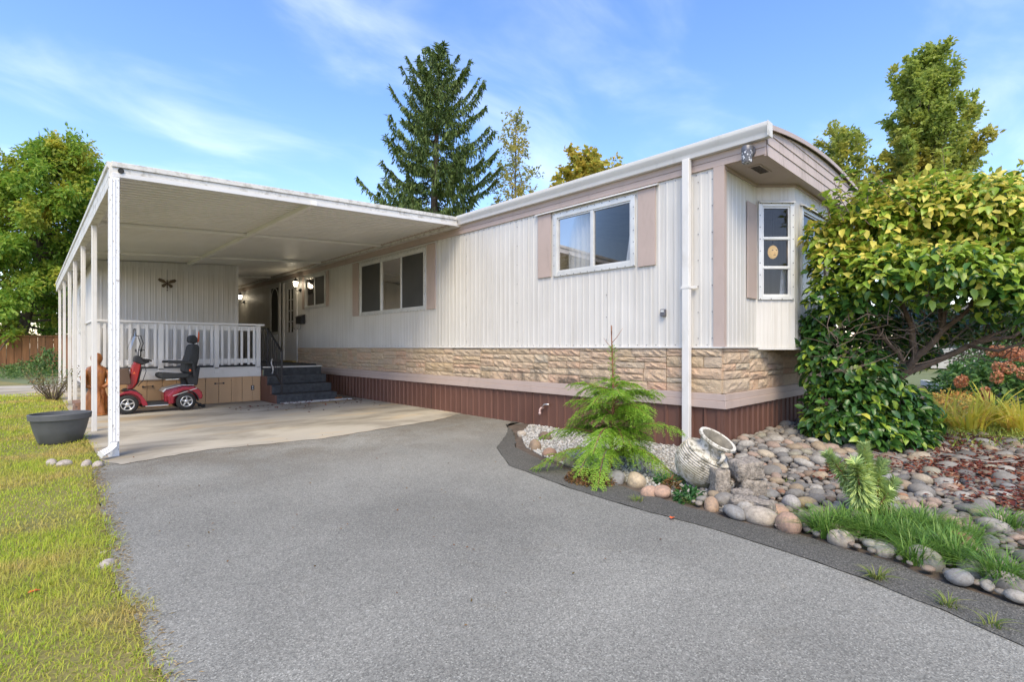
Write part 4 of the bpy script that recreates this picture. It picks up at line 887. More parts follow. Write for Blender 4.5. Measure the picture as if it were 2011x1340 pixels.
b = MB(); b.lathe(pr, 48, MU); b.obj('body', MAT['urn'], un, smooth='auto')
for a in (-75, 105):
    ca_, sa_ = math.cos(R(a)), math.sin(R(a))
    b = MB(); b.tube([MU @ Vector((r * ca_, r * sa_, z)) for r, z in ((.165, .10), (.19, .15), (.185, .19), (.15, .205), (.115, .19))], .017, 8); b.obj('handle', MAT['urn'], un, smooth=True)
# broken concrete block under the urn
def rough_block(name, label, loc, size, rot, seed):
    r = random.Random(seed); bm = bmesh.new(); bmesh.ops.create_cube(bm, size=1); bmesh.ops.subdivide_edges(bm, edges=bm.edges[:], cuts=4, use_grid_fill=True)
    for v in bm.verts:
        q = Vector(v.co); e = sum(abs(c) > .49 for c in q); k = .94 if e >= 3 else (.97 if e == 2 else 1)
        v.co = Vector((q.x * size[0] * k, q.y * size[1] * k, q.z * size[2] * k)) + Vector((r.uniform(-1, 1), r.uniform(-1, 1), r.uniform(-1, 1))) * .009
    me = bpy.data.meshes.new(name); bm.to_mesh(me); bm.free(); o = link(name, me, MAT['block'], None, True); o.location = loc; o.rotation_euler = rot; return tag(o, label, 'block', 'broken concrete blocks by the urn')
rough_block('concrete_block', 'upper grey concrete block lying on the stacked blocks by the urn', (3.80, 1.52, .215), (.20, .15, .13), (R(4), R(-8), R(-40)), 1)
rough_block('concrete_block', 'dark rough concrete block standing closest to the urn', (3.67, 1.66, .11), (.10, .13, .20), (R(-4), 0, R(-38)), 2)
rough_block('concrete_block', 'rough concrete block right of the gap, under the upper block', (3.82, 1.50, .075), (.18, .16, .15), (0, R(3), R(-46)), 3)
rough_block('concrete_block', 'flat concrete block at the edge of the dark asphalt strip', (3.50, 1.36, .05), (.12, .26, .09), (0, R(-4), R(6)), 4)
rough_block('concrete_block', 'low concrete block in front of the gap between the blocks', (3.62, 1.47, .05), (.12, .12, .10), (R(5), 0, R(-20)), 5)

# ================================================================== STONES
def rock_mesh(seed, sub=2, flat=.52):
    r = random.Random(seed); bm = bmesh.new(); bmesh.ops.create_icosphere(bm, subdivisions=sub, radius=.5)
    a, c, d = r.uniform(.8, 1.05), r.uniform(.62, .9), r.uniform(.8, 1.2) * flat
    off = [Vector((r.uniform(-1, 1), r.uniform(-1, 1), r.uniform(-1, 1))).normalized() for _ in range(8)]; amp = [r.uniform(-.28, .20) * (1.35 if sub == 3 else 1) for _ in off]
    for v in bm.verts:
        n_ = v.co.normalized(); k = 1 + sum(q * max(0, n_.dot(o_)) ** 2 for q, o_ in zip(amp, off)); v.co = Vector((v.co.x * a, v.co.y * c, v.co.z * d)) * k
    me = bpy.data.meshes.new('stone'); bm.to_mesh(me); bm.free(); me.materials.append(MAT['edge']); me.polygons.foreach_set('use_smooth', [True] * len(me.polygons)); return me
RM = [rock_mesh(i) for i in range(14)]; RB = [rock_mesh(100 + i, 3, .62) for i in range(8)]
def place_rock(me, x, y, z, s, rz, label=None, tilt=.15, group=None, name='river_stone', cat='stone'):
    o = bpy.data.objects.new(name, me); col.objects.link(o); o.location = (x, y, z); o.rotation_euler = (random.uniform(-tilt, tilt), random.uniform(-tilt, tilt), rz); o.scale = (s, s, s)
    return tag(o, label, cat, group)
# edging stones, set one by one
EDGE = [(1022, 858, .16, 'small pale stone at the far tip of the gravel bed', 0), (1050, 884, .22, 'flat brown edging stone beside the gravel near the far tip', 1), (1077, 897, .19, 'reddish brown edging stone second of the row left of the cedar', 2), (1104, 908, .17, 'rounded tan edging stone left of the cedar', 3), (1127, 916, .15, 'mossy grey edging stone nearest the brown groundcover', 4),
        (1071, 866, .15, 'dark brown square stone sitting up on the white gravel', 5), (1187, 944, .19, 'greenish grey edging stone in front of the cedar', 6), (1213, 950, .19, 'blue grey edging stone in front of the cedar', 7), (1249, 954, .24, 'pale cream oval edging stone in front of the cedar', 0), (1279, 976, .15, 'small tan edging stone left of the pink one', 1), (1308, 978, .19, 'pink rounded edging stone left of the urn', 2), (1400, 1001, .15, 'rusty white stone below the urn', 3),
        (1497, 1026, .20, 'large speckled pale boulder at the edge of the dark asphalt strip', 4), (1555, 1046, .16, 'pinkish brown boulder next to the speckled pale one', 5), (1530, 1013, .16, 'moss covered brown stone behind the pink boulder', 6), (1657, 1073, .17, 'pale boulder at the left end of the grass tufts', 7), (1756, 1098, .15, 'whitish boulder between two grass tufts', 0), (1828, 1116, .19, 'large grey green boulder on the asphalt edge between grass tufts', 1), (1920, 1138, .17, 'rounded grey boulder right of the large grey green one', 2), (1995, 1165, .16, 'grey boulder at the right edge beyond the last grass tuft', 3),
        (1586, 996, .13, 'yellowish round stone among grey pebbles below the spurge', 4), (1560, 1001, .13, 'light grey slab-like stone above the speckled boulder', 5)]
RED = {}
for px, py, s, lab, k in EDGE:
    x, y = G(px, py); x += .03; y += .03
    o = place_rock(RB[k], x, y, s * .13, s * 1.05, random.uniform(0, 6.28), lab, .1, 'edging stones of the bed', 'edging_stone')
    c = (.36, .34, .31)
    for key, v in (('pink', (.50, .33, .25)), ('reddish', (.34, .21, .15)), ('dark brown', (.17, .12, .085)), ('moss covered', (.20, .13, .05)), ('flat brown', (.33, .24, .165)), ('tan', (.38, .30, .21)), ('cream', (.58, .48, .34)), ('yellowish', (.48, .37, .21)), ('blue grey', (.25, .26, .275)), ('greenish', (.31, .31, .25)), ('grey green', (.38, .38, .33)), ('whitish', (.52, .49, .44)), ('pale', (.50, .45, .39)), ('rusty', (.46, .32, .22)), ('light grey', (.47, .46, .46)), ('mossy', (.24, .235, .17))):
        if key in lab: c = v; break
    o.color = (c[0] * .92, c[1] * .88, c[2] * .80, 1)
for i, (px, py, s, lab) in enumerate(((195, 917, .15, 'pale stone by the downspout outlet'), (172, 915, .14, 'rounded stone left of the downspout outlet stone'), (128, 915, .16, 'flat stone sunk in the dry grass by the planter'), (100, 913, .13, 'small flat stone in the dry grass left of the others'), (200, 1085, .07, 'pale stone chip at the lawn edge of the driveway'), (208, 1110, .085, 'largest pale stone chip at the lawn edge of the driveway'), (224, 1160, .07, 'nearest pale stone chip at the lawn edge of the driveway'))):
    x, y = G(px, py); o = place_rock(RB[i], x, y, -.018 if i > 3 else .012, s, random.uniform(0, 6), lab, .1, 'stones along the lawn'); o.color = (.46, .40, .35, 1)
TP = np.array([G(*p) for p in ((1622, 1052), (1660, 1040), (1715, 1062), (1752, 1046), (1800, 1042), (1775, 1076), (1842, 1060), (1795, 1104), (1845, 1088), (1880, 1112), (1896, 1062), (1970, 1040), (1966, 1148), (1703, 1026), (1548, 952))])
EP = np.array([G(p[0], p[1]) for p in EDGE])
# river stones
ROCKS = [(3.36, 1.72), (3.28, 1.35), (3.29, .93), (3.21, .53), (3.11, .25), (3.04, -.1), (3.0, -.45), (8.4, -.45), (8.4, 2.28), (5.20, 2.28), (4.6, 2.15), (4.1, 1.62), (3.75, 1.62)]
pts = []; rad = []
cand = rng.uniform((3.0, -.45), (8.4, 2.3), (60000, 2)); cand = cand[in_poly(cand, ROCKS)]
grid = {}
for i, (x, y) in enumerate(cand):
    if i > 30000: break
    r = rng.choice((.028, .036, .044, .054, .066)) * (1.0 if x < 5.8 else 1.15) * (1 if i < 4000 else .75)
    if i < 350: r = rng.uniform(.055, .088)
    if np.min(np.hypot(EP[:, 0] - x, EP[:, 1] - y)) < r + .065: continue
    if np.min(np.hypot(TP[:, 0] - x, TP[:, 1] - y)) < .085: continue
    cell = (int(x / .2), int(y / .2)); ok = True
    for a in (-1, 0, 1):
        for c in (-1, 0, 1):
            for j in grid.get((cell[0] + a, cell[1] + c), ()):
                if (pts[j][0] - x) ** 2 + (pts[j][1] - y) ** 2 < (.84 * (r + rad[j])) ** 2: ok = False; break
            if not ok: break
        if not ok: break
    if ok: grid.setdefault(cell, []).append(len(pts)); pts.append((x, y)); rad.append(r)
pts = np.array(pts); rad = np.array(rad)
dep = CA * pts[:, 0] + SA * pts[:, 1]; lat = SA * pts[:, 0] - CA * pts[:, 1]
vis = (np.abs(lat / dep) < 1.0); show = np.where(vis, rad / dep, 0); order = np.argsort(-show); top = set(order[:255].tolist())
mound = lambda x, y: .10 * max(0., min(1., (y - 1.2) / 1.0)) * max(0., min(1., (x - 4.4) / .8)) + .02
stuff = []
bm_rock = []
for me in RM:
    co = np.zeros(len(me.vertices) * 3); me.vertices.foreach_get('co', co); fc_ = np.array([tuple(p.vertices) for p in me.polygons]); bm_rock.append((co.reshape(-1, 3), fc_))
def where(x, y):
    a = 'under the camellia' if (y > .9 and 6.0 < x < 8) else ('along the brown end skirting' if y > 1.75 else ('near the tipped urn' if x < 4.35 and y > 1.15 else ('behind the grass tufts' if x < 4.3 else ('around the spurge plant' if x < 4.9 and y < 1.3 else 'mid rock bed' if x < 6 else 'at the far right'))))
    return a
PAL = [('dark slate grey', (.16, .165, .175)), ('mid grey', (.29, .285, .28)), ('pale grey', (.46, .45, .435)), ('tan', (.44, .35, .25)), ('pinkish', (.45, .335, .28)), ('bluish grey', (.30, .315, .34)), ('olive grey', (.33, .32, .255)), ('rust orange', (.42, .22, .12)), ('cream', (.56, .49, .39)), ('brown', (.25, .18, .13))]
PW = np.array([.13, .20, .15, .13, .11, .10, .07, .035, .045, .03]); PW /= PW.sum()
named = {}
for i in range(len(pts)):
    x, y = pts[i]; r = rad[i]; s = 2 * r * 1.22
    if i in top:
        k = rng.choice(len(PAL), p=PW); c = np.array(PAL[k][1]) * rng.uniform(.85, 1.15) * np.array([.80, .76, .68])
        o = place_rock(RM[rng.integers(14)], x, y, mound(x, y) + r * .20, s, rng.uniform(0, 6.28), None, .3, 'river stones of the rock bed'); o.color = (*c, 1)
        named.setdefault((('large' if r > .06 else 'small' if r < .042 else 'medium'), PAL[k][0], where(x, y)), []).append((x * CA + y * SA, o))
    else:
        V, Fc = bm_rock[rng.integers(14)]; a = rng.uniform(0, 6.28); c_, s_ = math.cos(a), math.sin(a)
        Vr = V @ np.array([[c_, s_, 0], [-s_, c_, 0], [0, 0, 1]]) * s + np.array([x, y, mound(x, y) + r * .2]); stuff.append((Vr, Fc))
ORD = ['nearest', 'second nearest', 'third nearest', 'fourth nearest', 'fifth nearest', 'sixth nearest', 'seventh nearest', 'eighth nearest', 'ninth nearest', 'tenth nearest', 'eleventh nearest', 'twelfth nearest', 'thirteenth nearest', 'fourteenth nearest', 'fifteenth nearest']
for (sz, cn, wh), lst in named.items():
    lst.sort(key=lambda q: q[0])
    for j, (_, o) in enumerate(lst): tag(o, f'{sz} {cn} river stone {wh}' + (f', {ORD[min(j, 14)]} of them' if len(lst) > 1 else ''), 'stone')
# an under-layer of small stones
un_ = rng.uniform((3.1, -.45), (8.4, 2.3), (2600, 2)); un_ = un_[in_poly(un_, ROCKS)]
for x, y in un_:
    V, Fc = bm_rock[rng.integers(14)]; a = rng.uniform(0, 6.28); c_, s_ = math.cos(a), math.sin(a); s = rng.uniform(.03, .07)
    stuff.append((V @ np.array([[c_, s_, 0], [-s_, c_, 0], [0, 0, 1]]) * s + np.array([x, y, mound(x, y) - .005 + s * .15]), Fc))
V, Fc = join_np(stuff); me = np_mesh('pebbles', V, Fc); me.materials.append(MAT['pebble_s'])
tag(link('small_pebbles', me, None, None, True), 'small river pebbles filling the rock bed between the larger stones', 'pebbles', None, 'stuff')
# bed mound under the stones
gx = np.linspace(4.3, 8.4, 24); gy = np.linspace(1.1, 2.3, 10); V = [(x, y, mound(x, y) - .022) for y in gy for x in gx]
b = MB(); b.add(V, [(j * 24 + i, j * 24 + i + 1, (j + 1) * 24 + i + 1, (j + 1) * 24 + i) for j in range(9) for i in range(23)]); o = b.obj('garden_mound', MAT['soil'], None, True); o['kind'] = 'structure'
# white gravel
GR = [(3.47, 2.0), (3.56, 2.5), (3.62, 3.05), (3.80, 3.6), (4.0, 4.0), (4.58, 4.66), (5.2, 5.1), (5.22, 2.4), (4.5, 2.2), (4.0, 1.6), (3.6, 1.45), (3.42, 1.5)]
g = rng.uniform((3.4, 1.4), (5.22, 5.1), (9000, 2)); g = g[in_poly(g, GR)]
ico = bmesh.new(); bmesh.ops.create_icosphere(ico, subdivisions=1, radius=.5); iv = np.array([v.co[:] for v in ico.verts]); fi = np.array([[v.index for v in f.verts] for f in ico.faces]); ico.free()
n = len(g); s = rng.uniform(.014, .036, (n, 1, 1)) * rng.uniform(.6, 1.2, (n, 1, 3)); jit = rng.uniform(-.12, .12, (n, 12, 3))
V = (iv[None] + jit) * s + np.concatenate([g, np.full((n, 1), .006)], 1)[:, None, :]
me = np_mesh('gravel', V.reshape(-1, 3), (fi[None] + (np.arange(n) * 12)[:, None, None]).reshape(-1, 3)); me.materials.append(MAT['gravel'])
tag(link('white_gravel', me), 'white gravel spread round the cedar and the urn', 'gravel', None, 'stuff')
poly_sheet('gravel_base', GR, .001, plain('gravel_bed', (.24, .23, .21), .9, .3, 30))

# ================================================================== VEGETATION
def rand_dirs(n): return nrm(rng.normal(size=(n, 3)))
# lawn
def lawn_blades():
    parts = []
    for (y0, y1, dens, h0, h1, w) in ((-.6, 2.2, 7000, .018, .042, .0032), (2.2, 4.2, 8000, .018, .042, .0034), (4.2, 7.5, 4000, .02, .045, .0045), (7.5, 12, 1500, .025, .055, .007), (12, 16.5, 700, .03, .07, .011)):
        n = int(dens * 2.3 * (y1 - y0)); P = np.stack([rng.uniform(-1.7, .62, n), rng.uniform(y0, y1, n), np.full(n, -.003)], 1)
        e = np.interp(P[:, 1], [p[1] for p in LAWN_E] + [9, 12, 18], [p[0] for p in LAWN_E] + [.52, .50, .55])
        e = e + .035 * np.sin(P[:, 1] * 9) * np.sin(P[:, 1] * 3.7 + 1) + rng.normal(0, .02, n)
        P = P[P[:, 0] < e + .02]; n = len(P); keep = np.hypot((P[:, 0] - .27) / .19, (P[:, 1] - 7.9) / .17) > 1; P = P[keep]; n = len(P)
        hh = rng.uniform(h0, h1, n) * (1 + .5 * np.sin(P[:, 0] * 5 + 1.3) * np.sin(P[:, 1] * 2.3))
        parts.append(blades(P, rand_dirs(n), hh, rng.uniform(.7, 1.3, n) * w, rng.uniform(.2, 1.5, n), 2))
    V, Fc = join_np(parts); me = np_mesh('lawn_grass', V, Fc); me.materials.append(MAT['grass']); return link('lawn_grass', me)
tag(lawn_blades(), 'short yellow green lawn grass left of the driveway', 'grass', None, 'stuff')

def tuft(px, py, n, h, spread, mat, label, group, name='grass_tuft', w=.006, cat='grass tuft', z=.0, xy=None):
    x, y = xy or G(px, py); a = rng.uniform(0, 6.28, n); r = spread * np.sqrt(rng.uniform(0, 1, n))
    P = np.stack([x + r * np.cos(a), y + r * np.sin(a), np.full(n, z)], 1); A = np.stack([np.cos(a), np.sin(a), 0 * a], 1) + rng.normal(0, .45, (n, 3))
    V, Fc = blades(P, A, rng.uniform(.6, 1.1, n) * h, rng.uniform(.7, 1.3, n) * w, rng.uniform(.2, 1.7, n), 5)
    me = np_mesh(name, V, Fc); me.materials.append(mat); return tag(link(name, me, None, None, True), label, cat, group)
MAT['lily'] = leafmat('lilyturf_blade', [(.045, .12, .02), (.12, .26, .04), (.24, .38, .07), (.08, .18, .03), (.20, .33, .06)], .3, .4)
MAT['weed'] = leafmat('weed_blade', [(.10, .17, .03), (.20, .25, .05), (.30, .29, .09)], .3, .6)
TU = [(1622, 1052, 120, .15, .07, 'leftmost lilyturf tuft hanging over the asphalt strip'), (1660, 1040, 110, .14, .08, 'lilyturf tuft just left of the spurge stems'), (1715, 1062, 120, .15, .08, 'lilyturf tuft in front of the spurge stems'), (1752, 1046, 120, .15, .09, 'lilyturf tuft right of the spurge stems'), (1800, 1042, 120, .15, .09, 'lilyturf tuft behind the middle of the clump'), (1775, 1076, 120, .14, .08, 'lilyturf tuft above the whitish boulder'), (1842, 1060, 110, .14, .08, 'lilyturf tuft on the right shoulder of the clump'), (1795, 1104, 110, .13, .06, 'dark lilyturf tuft beside the whitish boulder'), (1845, 1088, 130, .14, .08, 'lilyturf tuft above the large grey green boulder'), (1880, 1112, 130, .15, .07, 'bright lilyturf tuft between the two grey boulders'), (1896, 1062, 90, .11, .08, 'thin pale lilyturf tuft fading into the pebbles'), (1970, 1040, 110, .12, .09, 'separate lilyturf tuft among pebbles near the right edge'), (1966, 1148, 140, .14, .06, 'bright lilyturf tuft at the lower right corner of the bed')]
for px, py, n, h, sp, lab in TU: tuft(px, py, n * 2, h * 1.25, sp * 1.15, MAT['lily'], lab, 'lilyturf tufts at the edge of the rock bed')
for px, py, n, h, sp, lab in ((1722, 1138, 60, .07, .03, 'small weed tuft growing in the dark asphalt strip'), (1862, 1192, 35, .06, .03, 'thin weed tuft in the asphalt seam at the right'), (1950, 1232, 25, .06, .03, 'last sparse weed tuft in the asphalt seam'), (1250, 985, 40, .05, .04, 'weeds between the cream and pink edging stones'), (1360, 990, 50, .06, .05, 'weeds in front of the urn'), (1548, 952, 60, .05, .06, 'bright green weeds among pebbles right of the blocks'), (1440, 998, 30, .07, .03, 'weeds growing between the concrete blocks')):
    tuft(px, py, n, h, sp, MAT['weed'], lab, 'weeds', 'weed_tuft', .005, 'weed')
def leafy_patch(name, label, cat, px, py, rx, ry, hgt, n, L, mat, xy=None, z=0, kind=None):
    x, y = xy or G(px, py); q = rand_dirs(n) * rng.uniform(.3, 1, (n, 1)) ** .5; P = np.stack([x + q[:, 0] * rx, y + q[:, 1] * ry, z + np.abs(q[:, 2]) * hgt], 1)
    A = q + np.array([0, 0, -.2]) + rng.normal(0, .5, (n, 3)); V, Fc = leaf_arrays(P, A, nrm(q + np.array([0, 0, .8])), rng.uniform(.6, 1.2, n) * L, rng.uniform(.3, .55, n) * L, 'diamond')
    me = np_mesh(name, V, Fc); me.materials.append(mat); return tag(link(name, me), label, cat, None, kind)
MAT['brownleaf'] = leafmat('brown_groundcover_leaf', [(.12, .05, .02), (.20, .09, .03), (.10, .08, .02), (.26, .15, .05)], .2, .7)
MAT['redleaf'] = leafmat('red_dead_leaf', [(.16, .03, .018), (.10, .02, .015), (.24, .07, .03), (.14, .05, .03)], .15, .8)
MAT['strawleaf'] = leafmat('green_small_leaf', [(.03, .10, .025), (.06, .17, .04)], .3, .5)
leafy_patch('brown_groundcover', 'brown withered groundcover spilling onto the asphalt strip below the cedar', 'groundcover', 1160, 945, .20, .22, .09, 1500, .03, MAT['brownleaf'])
leafy_patch('strawberry_plant', 'small dark green leafy plant at the asphalt edge below the urn', 'plant', 1352, 982, .10, .08, .07, 130, .06, MAT['strawleaf'])
leafy_patch('rusty_sprig', 'rusty red sprig with green tips by the pink edging stone', 'plant', 1318, 962, .07, .08, .09, 160, .04, MAT['brownleaf'])
leafy_patch('green_sprig', 'green sprig growing in white gravel left of the urn', 'plant', 1300, 950, .06, .06, .07, 60, .05, MAT['strawleaf'])

# ------------------------------------------------------------------ general tree
def tree(name, label, cat, base, H, env, limbs, elev, droop, twigs, leaves, L, mats, trunk_r, h0=.2, lean=(0, 0), hang=.3, bark='bark', group=None, wid=.55, kind_leaf='diamond', dens=1., tw_len=.9, zmin=0.):
    """env(t) = crown radius at height fraction t; every limb carries twigs, every twig leaves"""
    o = thing(name, label, cat, (base[0], base[1], 0), group); x0, y0 = base; tr = MB()
    tp = [(x0 + lean[0] * t * H + .12 * math.sin(t * 7), y0 + lean[1] * t * H + .12 * math.cos(t * 5), t * H * .97) for t in np.linspace(0, 1, 9)]
    tr.tube(tp, [trunk_r * (1 - .93 * t) for t in np.linspace(0, 1, 9)], 8)
    Ps = []; As = []; Ns = []
    for i in range(limbs):
        t = h0 + (1 - h0) * ((i + rng.uniform(0, 1)) / limbs) ** .9; t = min(t, .97)
        a = i * 2.4 + rng.uniform(-.4, .4); el = R(elev + rng.uniform(-10, 10)) + .35 * (t - .5); d = np.array([math.cos(a) * math.cos(el), math.sin(a) * math.cos(el), math.sin(el)])
        k = t * 8; i0 = min(7, int(k)); p0 = np.array(tp[i0]) * (1 - (k - i0)) + np.array(tp[i0 + 1]) * (k - i0)
        Ln = max(.25, env(t)) * rng.uniform(.75, 1.1) / max(.35, math.cos(el))
        tt = np.linspace(0, 1, 6); path = p0 + d * (Ln * tt)[:, None] + np.array([0, 0, -1]) * (droop * Ln * tt ** 2)[:, None] + rng.normal(0, .03 * Ln, (6, 3)) * tt[:, None]
        tr.tube([tuple(p) for p in path], [max(.006, trunk_r * .33 * (1 - t * .6) * (1 - .9 * q)) for q in tt], 4, False)
        nt = max(3, int(twigs * Ln))
        for j in range(nt):
            q = rng.uniform(.22, 1.02); c = np.array([np.interp(q, tt, path[:, m_]) for m_ in range(3)])
            td = nrm(d * .6 + rng.normal(0, .65, 3) + np.array([0, 0, .1])); tl = rng.uniform(.35, 1) * tw_len * (1.1 - .55 * q) * min(1., Ln)
            nl = max(2, int(leaves * rng.uniform(.5, 1.3))); u = rng.uniform(.1, 1, nl)[:, None]
            Pp = c + td * tl * u + rng.normal(0, .07 * tw_len, (nl, 3)) - np.array([0, 0, 1]) * (hang * .35 * tl * u ** 2)
            Ps.append(Pp); As.append(nrm(td + rng.normal(0, .7, (nl, 3)) - np.array([0, 0, hang]))); Ns.append(nrm(rng.normal(0, .5, (nl, 3)) + np.array([0, 0, 1.])))
    P = np.concatenate(Ps); A = np.concatenate(As); Nn = np.concatenate(Ns); kz = P[:, 2] > zmin + rng.normal(0, .15, len(P)); P, A, Nn = P[kz], A[kz], Nn[kz]; n = len(P)
    tr.obj('trunk', MAT[bark], o, True)
    V, Fc = leaf_arrays(P, A, Nn, rng.uniform(.65, 1.25, n) * L, rng.uniform(.7, 1.2, n) * L * wid, kind_leaf)
    me = np_mesh('crown', V, Fc); me.materials.append(mats); link('crown', me, None, o); return o
MAT['lf_left'] = leafmat('left_tree_leaf', [(.13, .26, .035), (.22, .38, .045), (.31, .44, .06), (.38, .46, .07)], .5, .5, (.45, [(.54, .50, .06), (.64, .50, .07), (.46, .47, .06)], .50, .66))
MAT['lf_pop'] = leafmat('poplar_leaf', [(.28, .37, .08), (.37, .46, .10), (.45, .51, .12)], .5, .5, (.35, [(.52, .50, .10), (.62, .50, .11)], .46, .66))
MAT['lf_birch'] = leafmat('thin_tree_leaf', [(.26, .32, .10), (.36, .39, .13), (.45, .42, .14)], .5, .5, (.5, [(.56, .46, .10), (.48, .42, .10)], .46, .60))
MAT['lf_maple'] = leafmat('maple_leaf', [(.36, .40, .07), (.56, .49, .08), (.66, .48, .09), (.28, .35, .06)], .45, .5)
MAT['lf_spruce'] = leafmat('spruce_needles', [(.060, .105, .028), (.115, .18, .042), (.17, .23, .055), (.09, .13, .035)], .3, .6)
tree('broadleaf_tree', 'large drooping green and yellow broadleaf tree behind the fence at left', 'tree', D(22, 683, 28)[:2], 12.9, lambda t: 7.2 * (1.02 - t) ** .62 * min(1, .6 + t * 1.6), 104, 8, .30, 15, 17, .24, MAT['lf_left'], .30, .14, (.17, -.16), .6, tw_len=1.5, zmin=1.5)
tree('broadleaf_tree', 'dark green tree filling the gap behind the carport posts and fence', 'tree', D(90, 683, 34)[:2], 9.5, lambda t: 3.6 * (1.02 - t) ** .6, 40, 15, .2, 11, 12, .24, MAT['lf_left'], .2, .08, (0, 0), .5, zmin=1.9)
tree('poplar', 'tall upright poplar with several leaders beyond the camellia', 'tree', D(1815, 683, 25)[:2], 14.7, lambda t: 2.75 * min(1, .5 + 1.3 * t) * (1.0 - t) ** .5, 104, 58, -.14, 13, 20, .20, MAT['lf_pop'], .28, .12, (0, 0), .1, wid=.7, tw_len=.85)
tree('poplar', 'shorter leafy tree left of the tall poplar above the roof end', 'tree', D(1655, 683, 27)[:2], 12.3, lambda t: 2.5 * (1.0 - t) ** .5, 60, 50, -.1, 10, 13, .20, MAT['lf_pop'], .2, .2, (-.02, 0), .1, wid=.7, tw_len=.9)
tree('thin_tree', 'sparse airy tree with thin yellowing leaves right of the spruce', 'tree', D(1012, 683, 28)[:2], 14.4, lambda t: 2.5 * (1.0 - t) ** .6, 56, 40, .0, 8, 9, .17, MAT['lf_birch'], .13, .25, (0, 0), .2, wid=.7, tw_len=.9)
tree('maple_tree', 'yellow green maple top showing over the roof edge', 'tree', D(1150, 683, 30)[:2], 12.4, lambda t: 3.6 * (1.0 - t) ** .5, 60, 38, .0, 11, 14, .26, MAT['lf_maple'], .2, .3, (0, 0), .2, wid=.8)
tree('maple_tree', 'small twig of a green treetop just above the gutter right of the maple', 'tree', D(1208, 683, 31)[:2], 12.6, lambda t: 1.1 * (1.0 - t) ** .6, 18, 60, .0, 6, 7, .24, MAT['lf_maple'], .14, .5, (0, 0), .1, wid=.8)

def spruce(base, H, Rm):
    o = thing('spruce', 'tall dark spruce with drooping needle sprays rising behind the carport roof', 'tree', (base[0], base[1], 0)); tr = MB()
    tr.tube([(base[0] - .5 + .5 * t + .05 * math.sin(9 * t), base[1], H * t) for t in np.linspace(0, 1, 10)], [.34 * (1 - .95 * t) for t in np.linspace(0, 1, 10)], 8)
    P, A, Nn, Ls, Ws = [], [], [], [], []; z = 4.0; k = 0
    while z < H - .15:
        f = z / H; nb = rng.integers(4, 7) if f < .9 else 4
        for j in range(nb):
            a = k * 1.1 + j * 2 * math.pi / nb + rng.uniform(-.35, .35); k += .37
            Ln = (Rm * (1.02 - f) ** .72 * 1.25 + .12) * rng.uniform(.55, 1.12) if f < .93 else rng.uniform(.25, .6)
            d = np.array([math.cos(a), math.sin(a), 0]); tt = np.linspace(0, 1, 7); sag = (.24 if f < .7 else .05) * Ln
            path = np.array([base[0] - .5 + .5 * f, base[1], z + rng.uniform(-.15, .15)]) + d * (Ln * tt)[:, None] + np.array([0, 0, 1.]) * (-sag * np.sin(tt * 2.3) + (.42 if f < .75 else .85) * Ln * tt ** 2.2)[:, None]
            tr.tube([tuple(p) for p in path], [max(.006, .05 * (1 - f) * (1 - .9 * q) + .006) for q in tt], 4, False)
            n = int(Ln * 80) + 12; q = rng.uniform(.10, 1, n) ** .8; c = np.stack([np.interp(q, tt, path[:, m_]) for m_ in range(3)], 1)
            side = np.array([-d[1], d[0], 0]); sg = rng.choice((-1, 1), n)[:, None]
            # side shoots, then hanging shoots from them
            so = rng.uniform(0, 1, n)[:, None] * (.55 * Ln * (1 - q[:, None]) + .14) * .8
            c2 = c + side * sg * so * .75 + d * so * .4
            ax = nrm(np.array([0, 0, -1.]) + rng.normal(0, .28, (n, 3)) + d * .25)
            P.append(c2 + np.array([0, 0, .05])); A.append(ax); Nn.append(nrm(rng.normal(size=(n, 3)))); Ls.append(rng.uniform(.14, .52, n) * (1.05 - .45 * f)); Ws.append(rng.uniform(.035, .085, n))
            n2 = n // 2; P.append(c[:n2]); A.append(nrm(side * sg[:n2] + d * .8 + rng.normal(0, .25, (n2, 3)))); Nn.append(np.tile([0, 0, 1.], (n2, 1)) + rng.normal(0, .2, (n2, 3))); Ls.append(rng.uniform(.15, .42, n2)); Ws.append(rng.uniform(.05, .10, n2))
        z += rng.uniform(.26, .40)
    tr.obj('trunk', MAT['bark'], o, True)
    V, Fc = leaf_arrays(np.concatenate(P), np.concatenate(A), np.concatenate(Nn), np.concatenate(Ls), np.concatenate(Ws), 'spray'); me = np_mesh('crown', V, Fc); me.materials.append(MAT['lf_spruce']); link('crown', me, None, o)
spruce(D(862, 683, 26)[:2], 16.4, 4.6)

